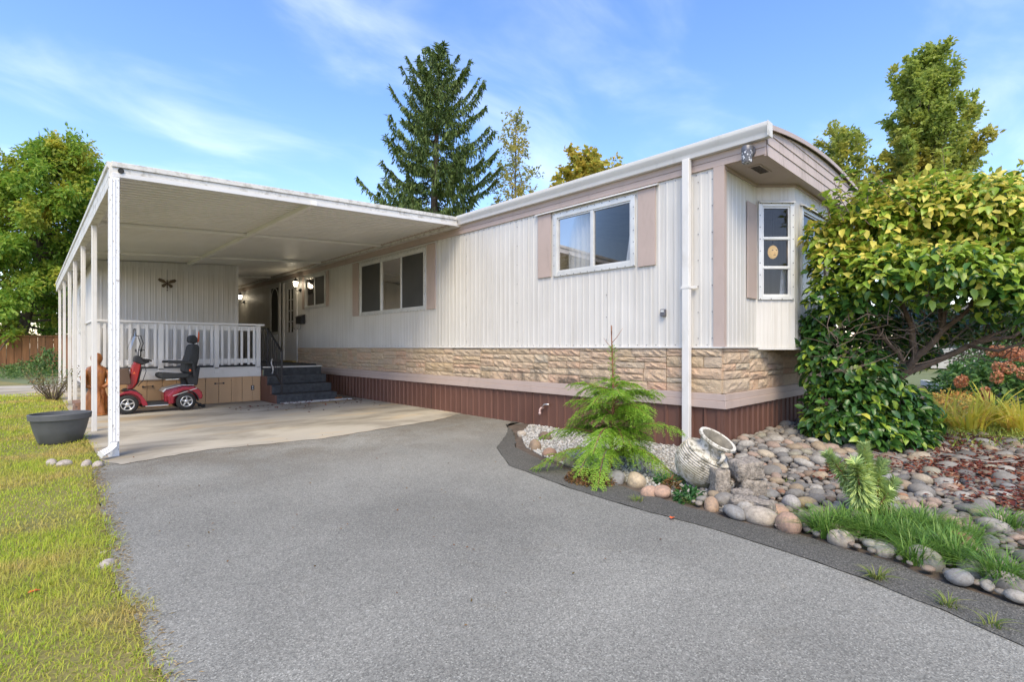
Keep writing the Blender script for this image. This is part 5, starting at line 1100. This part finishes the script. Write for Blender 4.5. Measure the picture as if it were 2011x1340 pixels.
# ------------------------------------------------------------------ young cedar
def cedar(x, y):
    o = thing('cedar_sapling', 'young bright green cedar with a bare leader growing from the white gravel', 'sapling', (x, y, 0)); st_ = MB()
    sx = lambda z: np.array([x + .03 * math.sin(z * 3), y - .02 * z, z])
    st_.tube([tuple(sx(z)) for z in np.linspace(0, 1.30, 12)], [.016 * (1 - .82 * t) + .0015 for t in np.linspace(0, 1, 12)], 7)
    for (z, a, l, u) in ((1.10, 2.6, .10, 1.1), (1.14, 5.4, .12, 1.4), (1.19, .5, .06, 1.3), (1.05, .3, .05, .9), (1.22, 3.9, .05, 1.8)):
        p = sx(z); e = p + np.array([math.cos(a), math.sin(a), u]) * l * .8; st_.tube([tuple(p), tuple((p + e) / 2 + np.array([0, 0, -.01])), tuple(e)], [.003, .0025, .001], 4)
    P, A, Nn, Ls = [], [], [], []
    nb = 52
    for i in range(nb):
        z = .07 + .68 * (i / nb) ** .9 + rng.uniform(-.03, .05); a = i * 2.399 + rng.uniform(-.7, .7); f = (z - .07) / .7
        Ln = (.50 * max(0., 1 - f) ** .6 + .20) * rng.uniform(.5, 1.15); d = np.array([math.cos(a), math.sin(a), 0]); tt = np.linspace(0, 1, 7)
        path = sx(z) + d * (Ln * tt)[:, None] + np.array([0, 0, 1.]) * (Ln * (rng.uniform(.35, 1.15) * tt - (.62 + .22 * (1 - f)) * tt ** 2))[:, None]
        if path[:, 2].min() < .03: path[:, 2] = np.maximum(path[:, 2], .03)
        st_.tube([tuple(p) for p in path], [.005 * (1 - .85 * q) + .0007 for q in tt], 4, False)
        side = np.array([-d[1], d[0], 0]); m_ = int(Ln / .026) + 4
        for j in range(m_):
            q = .16 + .84 * j / m_; c = np.array([np.interp(q, tt, path[:, k]) for k in range(3)]); tg = nrm(np.array([np.interp(min(1, q + .1), tt, path[:, k]) for k in range(3)]) - c + 1e-6 * d)
            for sg in (-1, 1):
                l2 = (.23 * (1 - q) ** .7 + .05) * rng.uniform(.45, 1.1); ax = nrm(tg * .75 + side * sg * .8 + np.array([0, 0, -.12 + rng.normal(0, .2)]))
                n3 = int(l2 / .0085) + 2; u = np.linspace(.08, 1, n3); cc = c + ax * (l2 * u)[:, None] - np.array([0, 0, .3]) * (l2 * u ** 2)[:, None]
                s2 = np.where(np.arange(n3) % 2 == 0, 1, -1)[:, None]; up = nrm(np.cross(ax, side) + np.array([0, 0, .3])); sd2 = nrm(np.cross(up, ax))
                P.append(cc); A.append(nrm(ax + sd2 * s2 * .75 + rng.normal(0, .15, (n3, 3)))); Nn.append(np.tile(up, (n3, 1)) + rng.normal(0, .2, (n3, 3))); Ls.append(rng.uniform(.6, 1.1, n3) * (.026 * (1 - .45 * u) + .006))
    for i in range(30):                                               # short shoots on the leader
        z = .76 + .36 * i / 30; a = i * 2.4; n3 = 9; u = np.linspace(.1, 1, n3); d = nrm(np.array([math.cos(a), math.sin(a), .9])); l2 = rng.uniform(.04, .10) * (1.3 - z * .7)
        cc = sx(z) + d * (l2 * u)[:, None]; P.append(cc); A.append(nrm(d + rng.normal(0, .6, (n3, 3)))); Nn.append(rand_dirs(n3)); Ls.append(np.full(n3, .018))
    st_.obj('stem', MAT['bark_red'], o, True); P = np.concatenate(P); Ls = np.concatenate(Ls); n = len(P)
    V, Fc = leaf_arrays(P, np.concatenate(A), np.concatenate(Nn), Ls, Ls * .42, 'diamond'); me = np_mesh('foliage', V, Fc); me.materials.append(leafmat('cedar_spray', [(.16, .33, .03), (.25, .44, .04), (.34, .50, .06), (.20, .37, .035)], .4, .5)); link('foliage', me, None, o)
cedar(3.80, 2.72)

# ------------------------------------------------------------------ spurge with bottle-brush heads
def spurge():
    x0, y0 = G(1703, 1026); o = thing('spurge_plant', 'blue green spurge with bottle-brush heads on bare brown stems among lilyturf', 'plant', (x0, y0, 0))
    Rv = np.array([SA, -CA, 0]); Fv = np.array([CA, SA, 0]); st_ = MB(); parts = []; yel = []
    for (bx, tx, tz, dep, h_len, rad) in ((0., .0, .47, .03, .26, .075), (-.03, -.11, .37, -.06, .24, .105), (-.02, -.20, .41, .07, .20, .075), (.03, .13, .36, .04, .18, .075), (.04, .10, .20, -.05, .10, .075), (.05, .19, .25, .02, .11, .07), (-.01, -.05, .14, .05, .08, .05), (.02, .07, .40, .10, .15, .06)):
        p0 = np.array([x0, y0, 0]) + Rv * bx; p1 = np.array([x0, y0, 0]) + Rv * tx + Fv * dep + np.array([0, 0, tz]); tt = np.linspace(0, 1, 6)
        path = p0 + (p1 - p0) * np.stack([tt ** 1.6, tt ** 1.6, tt], 1); st_.tube([tuple(p) for p in path], [.007, .007, .006, .006, .005, .004], 6)
        f0 = 1 - h_len / max(.06, tz); n = int(1900 * h_len); q = rng.uniform(max(.15, f0), 1.02, n); c = np.stack([np.interp(q, tt, path[:, k]) for k in range(3)], 1); ax = nrm(path[-1] - path[-2])
        a = rng.uniform(0, 6.28, n); e1 = nrm(np.cross(ax, [1, 0, .1])); e2 = np.cross(ax, e1); rd = e1 * np.cos(a)[:, None] + e2 * np.sin(a)[:, None]
        rel = (q - max(.15, f0)) / (1.02 - max(.15, f0)); A = nrm(rd + ax * (rel * 1.5 - .45)[:, None]); Ln = rad * rng.uniform(.75, 1.1, n) * (1 - .25 * rel)
        V, Fc = leaf_arrays(c, A, np.tile(ax, (n, 1)) + rng.normal(0, .1, (n, 3)), Ln, Ln * .17, 'diamond'); lowm = rel < .16
        parts.append((V, Fc))
        n4 = n // 7; V, Fc = leaf_arrays(c[:n4] * 0 + np.stack([np.interp(rng.uniform(max(.12, f0 - .08), f0 + .08, n4), tt, path[:, k]) for k in range(3)], 1), nrm(rd[:n4] - ax * .7), np.tile(ax, (n4, 1)), Ln[:n4] * .8, Ln[:n4] * .16, 'diamond'); yel.append((V, Fc))
    st_.obj('stem', plain('spurge_stem', (.30, .17, .08), .8), o, True)
    me = np_mesh('leaf_heads', *join_np(parts)); me.materials.append(leafmat('spurge_leaf', [(.38, .52, .20), (.50, .64, .24), (.62, .72, .26), (.42, .56, .27)], .25, .5)); link('leaf_heads', me, None, o)
    me = np_mesh('withered_leaves', *join_np(yel)); me.materials.append(leafmat('spurge_withered', [(.45, .36, .10), (.50, .28, .08)], .25, .6)); link('withered_leaves', me, None, o)
spurge()

# ------------------------------------------------------------------ camellia
def camellia():
    o = thing('camellia', 'large broadleaf camellia bush with yellowing upper leaves in front of the bay window', 'bush', (7.1, 1.15, 0)); wood = MB()
    Rv = np.array([SA, -CA, 0]); Fv = np.array([CA, SA, 0])
    def at(px, py, d): return np.array(D(px, py, d))
    cbark = plain('camellia_bark', (.16, .115, .08), .9, .3, 14, bump=.5, bscale=40)
    B0 = np.array([7.15, 1.12, .05]); fork = at(1758, 742, 5.85)
    wood.tube([tuple(B0), tuple(B0 * .5 + fork * .5 + np.array([.02, 0, 0])), tuple(fork)], [.085, .075, .065], 8)
    limbs = [((1758, 742, 5.85), (1800, 700, 5.7), (1850, 650, 5.5), (1880, 560, 5.4), .055), ((1758, 745, 5.85), (1830, 712, 5.75), (1900, 680, 5.6), (2000, 640, 5.5), .055), ((1830, 712, 5.75), (1920, 672, 5.7), (1990, 662, 5.6), (2080, 600, 5.5), .04),
             ((1800, 700, 5.7), (1790, 640, 5.7), (1760, 580, 5.6), (1740, 480, 5.6), .04), ((1780, 722, 5.8), (1740, 670, 5.8), (1690, 620, 5.8), (1640, 540, 5.9), .03), ((1850, 650, 5.5), (1890, 620, 5.3), (1960, 560, 5.2), (2010, 500, 5.1), .03), ((1850, 650, 5.5), (1840, 570, 5.8), (1830, 480, 5.9), (1820, 400, 6.0), .03),
             ((1900, 680, 5.6), (1960, 690, 5.3), (2020, 670, 5.1), (2080, 650, 5.0), .02), ((1760, 735, 5.8), (1700, 720, 5.7), (1660, 690, 5.6), (1620, 660, 5.7), .022), ((1755, 760, 5.85), (1720, 790, 5.7), (1680, 800, 5.6), (1640, 790, 5.6), .02)]
    for *ps, r in limbs: 
        q = [at(*p) for p in ps]; pp = [q[0]]
        for a, c in zip(q[:-1], q[1:]): pp += [a * .5 + c * .5 + rng.normal(0, .02, 3), c]
        lb = MB(); lb.tube([tuple(p) for p in pp], [r * (1 - .8 * i / (len(pp) - 1)) for i in range(len(pp))], 6, False); lb.obj('branch', cbark, o, True)
    wood.obj('trunk', cbark, o, True); wood = MB()
    for i in range(280):                                           # bare twigs under the crown
        a, c, d_ = rng.uniform(1620, 2060), rng.uniform(600, 720), rng.uniform(5.0, 6.0); c = c - (a - 1840) * .05
        p = at(a, c, d_); v = rng.normal(0, 1, 3) * .12 + np.array([0, 0, .06]) + Rv * rng.uniform(-.15, .25)
        wood.tube([tuple(p), tuple(p + v * .6 + rng.normal(0, .02, 3)), tuple(p + v * 1.3 + rng.normal(0, .03, 3))], [.005, .004, .0015], 4, False)
    wood.obj('twigs', plain('bare_twig', (.13, .095, .07), .9, .3, 14), o, True, kind='stuff')
    # clumps: (centre px, py, depth, rx, rz, n leaves, upper?)
    cl = []
    up = [(1700, 470, 5.7, .50, .42), (1790, 430, 5.6, .55, .42), (1900, 430, 5.4, .60, .45), (1980, 470, 5.3, .60, .50), (2060, 480, 5.3, .60, .50), (1650, 520, 5.7, .36, .32), (1740, 540, 5.35, .45, .34), (1850, 540, 5.05, .52, .34), (1950, 560, 5.0, .50, .34), (2030, 580, 5.0, .50, .36), (1830, 390, 5.9, .42, .28), (1920, 385, 5.7, .42, .24), (1630, 585, 5.7, .26, .26), (1740, 405, 5.9, .36, .24), (1690, 600, 5.55, .32, .18), (1990, 400, 5.5, .40, .24), (1620, 470, 5.8, .22, .22)]
    lo = [(1640, 640, 5.85, .34, .34), (1625, 720, 5.8, .34, .34), (1690, 740, 5.6, .40, .36), (1660, 800, 5.55, .42, .34), (1740, 800, 5.55, .40, .34), (1780, 820, 5.6, .34, .30), (1700, 845, 5.5, .46, .22), (1640, 835, 5.6, .36, .24), (1590, 690, 5.9, .16, .18), (1760, 850, 5.55, .40, .18), (1600, 650, 5.95, .16, .2), (1585, 640, 6.0, .12, .1), (1860, 640, 6.5, .5, .22), (1950, 635, 6.5, .5, .22), (2040, 640, 6.4, .5, .22), (1780, 640, 6.4, .4, .25), (1800, 690, 6.4, .25, .2), (1740, 655, 6.3, .35, .25), (1700, 690, 6.15, .3, .25), (1720, 620, 6.3, .3, .2)]
    P, A, Nn, Ls, Uf = [], [], [], [], []
    for (lst, u, dens) in ((up, 1, 800), (lo, 0, 720)):
        for (px, py, d, rx, rz) in lst:
            c = at(px, py, d); n = int(dens * (rx * rx * 2.2 + rx * rz * 2) * 1.25); q = rand_dirs(n); f = rng.uniform(.45, 1.05, (n, 1)) ** .55
            rx = rx * .9; rz = rz * .95; q[:, 2] = np.where((q[:, 2] < -.35) & (rng.uniform(size=n) < .6), -q[:, 2], q[:, 2]) if u else q[:, 2]
            p = c + q * f * np.array([rx, rx, rz]); hz = q * np.array([1, 1, .2]); ax = nrm(hz * .9 + rng.normal(0, .55, (n, 3)) + np.array([0, 0, -.45 if not u else -.35]))
            P.append(p); A.append(ax); Nn.append(nrm(q * .8 + np.array([0, 0, .75]) + rng.normal(0, .35, (n, 3)))); Ls.append(rng.uniform(.065, .125, n)); 
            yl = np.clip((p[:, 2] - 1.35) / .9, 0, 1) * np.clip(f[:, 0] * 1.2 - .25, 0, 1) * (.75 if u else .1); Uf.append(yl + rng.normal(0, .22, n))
    shoots = MB()
    for i in range(64):
        px_, d_ = rng.uniform(1610, 2090), rng.uniform(5.2, 6.0); p = at(px_, 372 + abs(px_ - 1850) * .16 + rng.uniform(0, 60), d_); v = nrm(np.array([rng.normal(0, .6), rng.normal(0, .6), 1.0])) * rng.uniform(.22, .58); e = p + v; k_ = rng.integers(9, 18); u_ = np.linspace(.25, 1, k_)[:, None]
        mid = p + v * .5 + rng.normal(0, .02, 3); shoots.tube([tuple(p), tuple(mid), tuple(e)], [.005, .004, .002], 4, False)
        c_ = p + v * u_ + rng.normal(0, .012, (k_, 3)); P.append(c_); A.append(nrm(rng.normal(0, 1, (k_, 3)) * np.array([1, 1, .3]) + v * 1.2 + np.array([0, 0, -.1]))); Nn.append(nrm(rng.normal(0, .3, (k_, 3)) + np.array([0, 0, 1.]))); Ls.append(rng.uniform(.06, .11, k_)); Uf.append(rng.uniform(.1, .8, k_))
    shoots.obj('shoots', cbark, o, True, kind='stuff')
    P = np.concatenate(P); A = np.concatenate(A); Nn = np.concatenate(Nn); Ls = np.concatenate(Ls); Uf = np.concatenate(Uf)
    k = (P[:, 2] > .04) & ~((P[:, 1] > 2.0) & (P[:, 0] < 8.4)) & ~((P[:, 1] > 1.84) & (P[:, 2] > 2.9)); P, A, Nn, Ls, Uf = P[k], A[k], Nn[k], Ls[k], Uf[k]
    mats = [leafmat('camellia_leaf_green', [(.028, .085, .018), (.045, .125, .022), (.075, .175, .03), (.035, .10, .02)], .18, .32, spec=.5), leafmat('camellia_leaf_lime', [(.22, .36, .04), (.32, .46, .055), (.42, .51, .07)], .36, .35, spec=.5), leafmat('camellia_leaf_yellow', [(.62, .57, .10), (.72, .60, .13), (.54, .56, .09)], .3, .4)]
    matr = [leafmat('camellia_big_leaf_green', [(.028, .085, .018), (.045, .125, .022), (.075, .175, .03)], .18, .32, spec=.5, objrand=True), leafmat('camellia_big_leaf_lime', [(.22, .36, .04), (.32, .46, .055), (.42, .51, .07)], .36, .35, spec=.5, objrand=True), leafmat('camellia_big_leaf_yellow', [(.62, .57, .10), (.72, .60, .13), (.54, .56, .09)], .3, .4, objrand=True)]
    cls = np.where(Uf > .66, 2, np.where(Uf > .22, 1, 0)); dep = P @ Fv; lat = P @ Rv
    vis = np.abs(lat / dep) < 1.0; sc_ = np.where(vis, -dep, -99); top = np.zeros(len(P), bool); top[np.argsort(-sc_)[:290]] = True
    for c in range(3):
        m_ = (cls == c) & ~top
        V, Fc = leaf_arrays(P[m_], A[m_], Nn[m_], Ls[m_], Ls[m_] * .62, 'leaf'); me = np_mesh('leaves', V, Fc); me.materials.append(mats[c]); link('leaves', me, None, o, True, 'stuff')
    T, Fc = TEMPL['leaf']; lm = []
    for c in range(3):
        me = bpy.data.meshes.new('leaf'); me.from_pydata([(a, b_ * .62, h_) for a, b_, h_ in T], [], Fc); me.materials.append(matr[c]); me.polygons.foreach_set('use_smooth', [True] * len(Fc)); lm.append(me)
    for i in np.where(top)[0]:
        a = Vector(A[i]).normalized(); b_ = Vector(Nn[i]).cross(a).normalized(); n_ = a.cross(b_); M_ = Matrix((a, b_, n_)).transposed().to_4x4() @ Matrix.Scale(float(Ls[i]), 4); M_.translation = Vector(P[i]) - Vector(o.location)
        l = bpy.data.objects.new('leaf', lm[cls[i]]); col.objects.link(l); l.parent = o; l.matrix_basis = M_
camellia()

# ------------------------------------------------------------------ right side planting
MAT['hyd'] = leafmat('hydrangea_leaf', [(.05, .12, .025), (.08, .18, .035), (.13, .24, .05)], .3, .5)
MAT['petal'] = leafmat('hydrangea_petal', [(.50, .19, .09), (.62, .32, .18), (.46, .15, .06), (.64, .40, .24)], .3, .6)
hx, hy, _ = D(1960, 683, 9.0)
hyd = thing('hydrangea', 'green hydrangea bush with faded pink flower heads right of the camellia', 'bush', (hx, hy, 0))
q = rand_dirs(2600); q[:, 2] = np.abs(q[:, 2]); f = rng.uniform(.4, 1, (2600, 1)) ** .5; P = np.array([hx, hy, .12]) + q * f * np.array([1.15, 1.0, .85])
V, Fc = leaf_arrays(P, nrm(q * np.array([1, 1, .3]) + rng.normal(0, .5, (2600, 3)) + np.array([0, 0, -.3])), nrm(q + np.array([0, 0, 1.])), rng.uniform(.08, .14, 2600), rng.uniform(.05, .085, 2600), 'leaf'); me = np_mesh('foliage', V, Fc); me.materials.append(MAT['hyd']); link('foliage', me, None, hyd, True)
n = 150; q = rand_dirs(n); V, Fc = leaf_arrays(q * np.array([.075, .075, .095]) * rng.uniform(.7, 1, (n, 1)), q + rng.normal(0, .6, (n, 3)), q, .035, .032, 'diamond'); fl = np_mesh('flower_head', V, Fc); fl.materials.append(MAT['petal'])
for i in range(34):
    a = R(150 + 150 * rng.uniform(0, 1)); e = rng.uniform(.15, 1.35); p = Vector((1.12 * math.cos(a) * math.cos(e), 1.0 * math.sin(a) * math.cos(e), .20 + .88 * math.sin(e)))
    l = bpy.data.objects.new('flower_head', fl); col.objects.link(l); l.parent = hyd; l.location = p; l.rotation_euler = (rng.uniform(-.4, .4), rng.uniform(-.4, .4), rng.uniform(0, 6)); l.scale = (1.0,) * 3
MAT['ylily'] = leafmat('daylily_blade', [(.74, .66, .08), (.80, .68, .12), (.60, .64, .08), (.78, .55, .14), (.68, .64, .09)], .45, .5)
MAT['rust'] = leafmat('rusty_bed_leaf', [(.58, .26, .06), (.62, .42, .10), (.44, .40, .08), (.52, .16, .06)], .3, .6)
MAT['cover'] = leafmat('creeping_groundcover', [(.22, .31, .05), (.33, .40, .07), (.45, .45, .10)], .3, .6)
for px, py, n, h, sp, lab in ((1850, 838, 70, .42, .12, 'yellowing daylily clump nearest the camellia'), (1900, 850, 80, .40, .14, 'yellow daylily clump in the middle of the right bed'), (1945, 836, 70, .48, .10, 'upright yellow daylily clump in front of the kerb'), (2005, 852, 80, .38, .14, 'yellow daylily clump at the right edge of the picture'), (1985, 838, 50, .3, .14, 'low orange daylily clump behind the right edge clump')):
    tuft(px, py, int(n * .9), h * 1.5, sp * 1.2, MAT['ylily'], lab, 'yellow daylilies right of the camellia', 'daylily', .03, 'daylily')
leafy_patch('rusty_shrub', 'low orange and yellow shrub behind the daylilies', 'shrub', 1880, 812, .8, .5, .38, 2200, .06, MAT['rust'])
x, y = G(1905, 868); n = 9000; P = np.stack([rng.uniform(5.6, 10.5, n), rng.uniform(-.6, 1.3, n), np.zeros(n)], 1); dline = P @ np.array([CA, SA, 0]); P = P[(dline > 5.45 + rng.normal(0, .12, len(P))) & (dline < 7.0)]; n = len(P)
P[:, 2] = rng.uniform(0, .07, n); V, Fc = leaf_arrays(P, rand_dirs(n) + np.array([0, 0, .5]), rand_dirs(n) + np.array([0, 0, 1.5]), rng.uniform(.03, .07, n), rng.uniform(.012, .02, n), 'diamond'); me = np_mesh('groundcover', V, Fc); me.materials.append(MAT['cover']); tag(link('creeping_groundcover', me), 'yellow green creeping groundcover between river stones and daylilies', 'groundcover', None, 'stuff')
b = MB(); b.bar((17.5, 2.05, .06), (12.0, -.15, .06), .16, .16); b.bar((17.7, 2.35, .14), (12.1, .10, .14), .16, .16); o = b.obj('kerb', MAT['kerbmat'], None, bevel=.02); o['kind'] = 'structure'
# hedge and neighbour house seen through gaps
leafy_patch('hedge', 'dark green hedge behind the hydrangea', 'hedge', 0, 0, 2.2, 1.3, 1.9, 6000, .12, MAT['hyd'], xy=D(1985, 683, 13)[:2])
nx, ny, _ = D(1960, 683, 26)
nh = thing('neighbour_house', 'pale neighbouring house glimpsed between the camellia branches at right', 'house', (nx + 3, ny - 1, 0))
b = MB(); b.box(nx - 1, nx + 8, ny - 6, ny + 4, 0, 2.5); b.obj('wall', MAT['siding'], nh)
b = MB(); b.prism([(ny - 6.4, 2.5), (ny + 4.4, 2.5), (ny - 1, 3.9)], nx - 1.4, nx + 8.4, 'x'); b.obj('roof', MAT['asphalt_roof'], nh)
for yq in (ny - 4, ny + 1):
    b = MB(); b.box(nx - 1.04, nx - 1.0, yq, yq + 1.2, 1.0, 2.0); wq = b.obj('window', MAT['white'], nh); b = MB(); b.box(nx - 1.05, nx - 1.041, yq + .07, yq + 1.13, 1.07, 1.93); b.obj('pane', MAT['glass'], wq)

# ------------------------------------------------------------------ back left: fence, shrubs
fe = thing('board_fence', 'tall brown vertical board fence behind the lawn at left', 'fence', (*D(60, 683, 26)[:2], 0))
Fd = 26.; Rv2 = Vector((SA, -CA, 0)); Fv2 = Vector((CA, SA, 0))
for i in range(58):
    s = -33.5 + i * .20; c = Rv2 * s + Fv2 * (Fd + (.02 if i % 2 else 0)); M_ = Matrix((Rv2, Fv2, Vector((0, 0, 1)))).transposed().to_4x4(); M_.translation = c
    b = MB(); b.box(-.094, .094, -.012, .012, 0, 1.66 + random.uniform(-.01, .01), M_); b.obj('plank', MAT['plank'], fe)
M_ = Matrix((Rv2, Fv2, Vector((0, 0, 1)))).transposed().to_4x4(); M_.translation = Fv2 * (Fd - .04)
b = MB(); b.box(-33.6, -21.9, -.03, .03, 1.67, 1.72, M_); b.obj('cap_rail', MAT['plank'], fe)
MAT['shrub'] = leafmat('shrub_leaf', [(.05, .11, .025), (.09, .17, .035), (.15, .22, .05)], .3, .5)
for px, py, d, r_, h_, n, L, lab in ((58, 0, 21.5, .8, .6, 900, .12, 'dark green shrub in front of the fence'), (93, 0, 20.5, .55, 1.15, 500, .16, 'bright leafy plant beside the far carport posts'), (20, 0, 22.5, .8, .35, 600, .12, 'low grassy plants at the foot of the fence'), (75, 0, 19.5, 1.2, .25, 900, .10, 'low green weeds along the far edge of the path')):
    leafy_patch('garden_shrub', lab, 'shrub', 0, 0, r_, r_, h_, n, L, MAT['shrub'], xy=D(px, 683, d)[:2])
# dry twiggy shrub by the posts
dx, dy = G(104, 786); ds_ = thing('dry_shrub', 'dry twiggy shrub with a few leaves beside the carport posts', 'shrub', (dx, dy, 0)); tw = MB(); P = []
for i in range(60):
    a = rng.uniform(0, 6.28); l = rng.uniform(.4, .95); p = np.array([dx, dy, 0]) + np.array([math.cos(a), math.sin(a), 0]) * .06; e = p + np.array([math.cos(a) * .55, math.sin(a) * .55, .8]) * l; mid = (p + e) / 2 + rng.normal(0, .04, 3)
    tw.tube([tuple(p), tuple(mid), tuple(e)], [.007, .005, .002], 4, False); P += [mid + (e - mid) * u + rng.normal(0, .03, 3) for u in rng.uniform(0, 1, 7)]
tw.obj('twigs', MAT['bark'], ds_); P = np.array(P); n = len(P); V, Fc = leaf_arrays(P, rand_dirs(n), rand_dirs(n) + np.array([0, 0, 1.]), .05, .025, 'diamond'); me = np_mesh('leaves', V, Fc); me.materials.append(leafmat('dry_leaf', [(.22, .18, .06), (.16, .17, .05), (.28, .17, .08)], .25, .6)); link('leaves', me, None, ds_)
# bricks stacked between the posts under the deck side
for i in range(9):
    b = MB(); b.box(-.1, .1, -.05, .05, -.03, .03); o = b.obj('brick', plain('old_brick', (.24, .14, .10), .9, .3, 9) if i == 0 else None, None, bevel=.004)
    if i == 0: bme = o.data
    else:
        bpy.data.objects.remove(o); o = bpy.data.objects.new('brick', bme); col.objects.link(o)
    o.location = (.60 + .02 * (i % 2), 11.0 + .215 * (i // 3), .045 + .062 * (i % 3) + (.0)); o.rotation_euler = (0, 0, R(90 + random.uniform(-8, 8)))
    tag(o, f"old brown brick, {('bottom', 'middle', 'top')[i % 3]} one of the {('nearest', 'middle', 'farthest')[i // 3]} stack behind the carved figure", 'brick', 'old bricks stacked by the deck corner')

# ------------------------------------------------------------------ litter
def litter(name, label, n, gen, mat, L, z=.02, wf=1.):
    P = gen(n); n = len(P); P = np.concatenate([P, np.full((n, 1), z) + rng.uniform(0, .008, (n, 1))], 1); A = rand_dirs(n) * np.array([1, 1, .25]); Nn = rand_dirs(n) * .35 + np.array([0, 0, 1.])
    V, Fc = leaf_arrays(P, A, Nn, rng.uniform(.6, 1.3, n) * L, rng.uniform(.4, .8, n) * L * wf, 'diamond'); me = np_mesh(name, V, Fc); me.materials.append(mat); tag(link(name, me), label, 'leaves', None, 'stuff')
litter('fallen_leaves', 'dark red fallen leaves scattered at the foot of the entry steps', 190, lambda n: np.concatenate([np.stack([rng.uniform(3.5, 4.1, n // 2), 10.22 - np.abs(rng.normal(0, .06, n // 2))], 1), np.stack([rng.uniform(2.6, 5.0, n // 2), 10.2 - np.abs(rng.normal(0, .6, n // 2))], 1)]), MAT['redleaf'], .05, .018)
litter('leaf_litter', 'red brown leaf litter lying over the river stones at right', 4200, lambda n: (lambda Q: Q[(np.sin(Q[:, 0] * 2.3) * np.sin(Q[:, 1] * 4 + Q[:, 0]) + rng.normal(0, .45, len(Q)) > .12)])(rng.uniform((4.6, -.4), (8.2, 1.35), (n * 2, 2))), MAT['redleaf'], .045, .055)
litter('driveway_litter', 'a few small dry leaves and grit scattered on the asphalt', 110, lambda n: rng.uniform((.4, 1.5), (3.4, 6.4), (n, 2)), MAT['brownleaf'], .018, .004)
litter('edge_thatch', 'dry straw and bits of thatch along the lawn edge of the driveway', 1500, lambda n: (lambda yy: np.stack([np.interp(yy, [p[1] for p in LAWN_E], [p[0] for p in LAWN_E]) + rng.normal(.01, .035, n), yy], 1))(rng.uniform(1.4, 6.1, n)), leafmat('straw', [(.45, .33, .17), (.34, .25, .12), (.52, .42, .24)], .2, .8), .026, .003, .22)
def branch(name, label, pts_, r):
    q = [np.array(D(*p)) for p in pts_]; b = MB(); b.tube([tuple(p) for p in q], [r * (1 - .7 * i / (len(q) - 1)) for i in range(len(q))], 5); tag(b.obj(name, plain('bleached_twig', (.36, .31, .26), .9, .2, 20), None, True), label, 'branch', 'fallen branches on the river stones')
branch('fallen_branch', 'long pale fallen branch running across the stones towards the right', ((1700, 885, 5.1), (1780, 905, 4.75), (1840, 920, 4.5), (1900, 915, 4.55), (1990, 900, 4.7)), .010)
branch('fallen_branch', 'short bleached twig forking from the long fallen branch', ((1840, 920, 4.5), (1880, 930, 4.35), (1925, 936, 4.25)), .006)
branch('fallen_branch', 'thin fallen branch near the right edge above the leaf litter', ((1880, 900, 4.7), (1950, 908, 4.55), (2008, 905, 4.6)), .007)
for px, py, lab in ((1318, 1023, 'single orange leaf on the dark asphalt strip below the urn'), (53, 1172, 'single orange leaf on the lawn')):
    x, y = G(px, py); V, Fc = leaf_arrays(np.array([[x, y, .012]]), np.array([[1., .2, .1]]), np.array([[0., .1, 1]]), .05, .04, 'leaf'); me = np_mesh('fallen_leaf', V, Fc); me.materials.append(MAT['orange']); tag(link('fallen_leaf', me), lab, 'leaf')
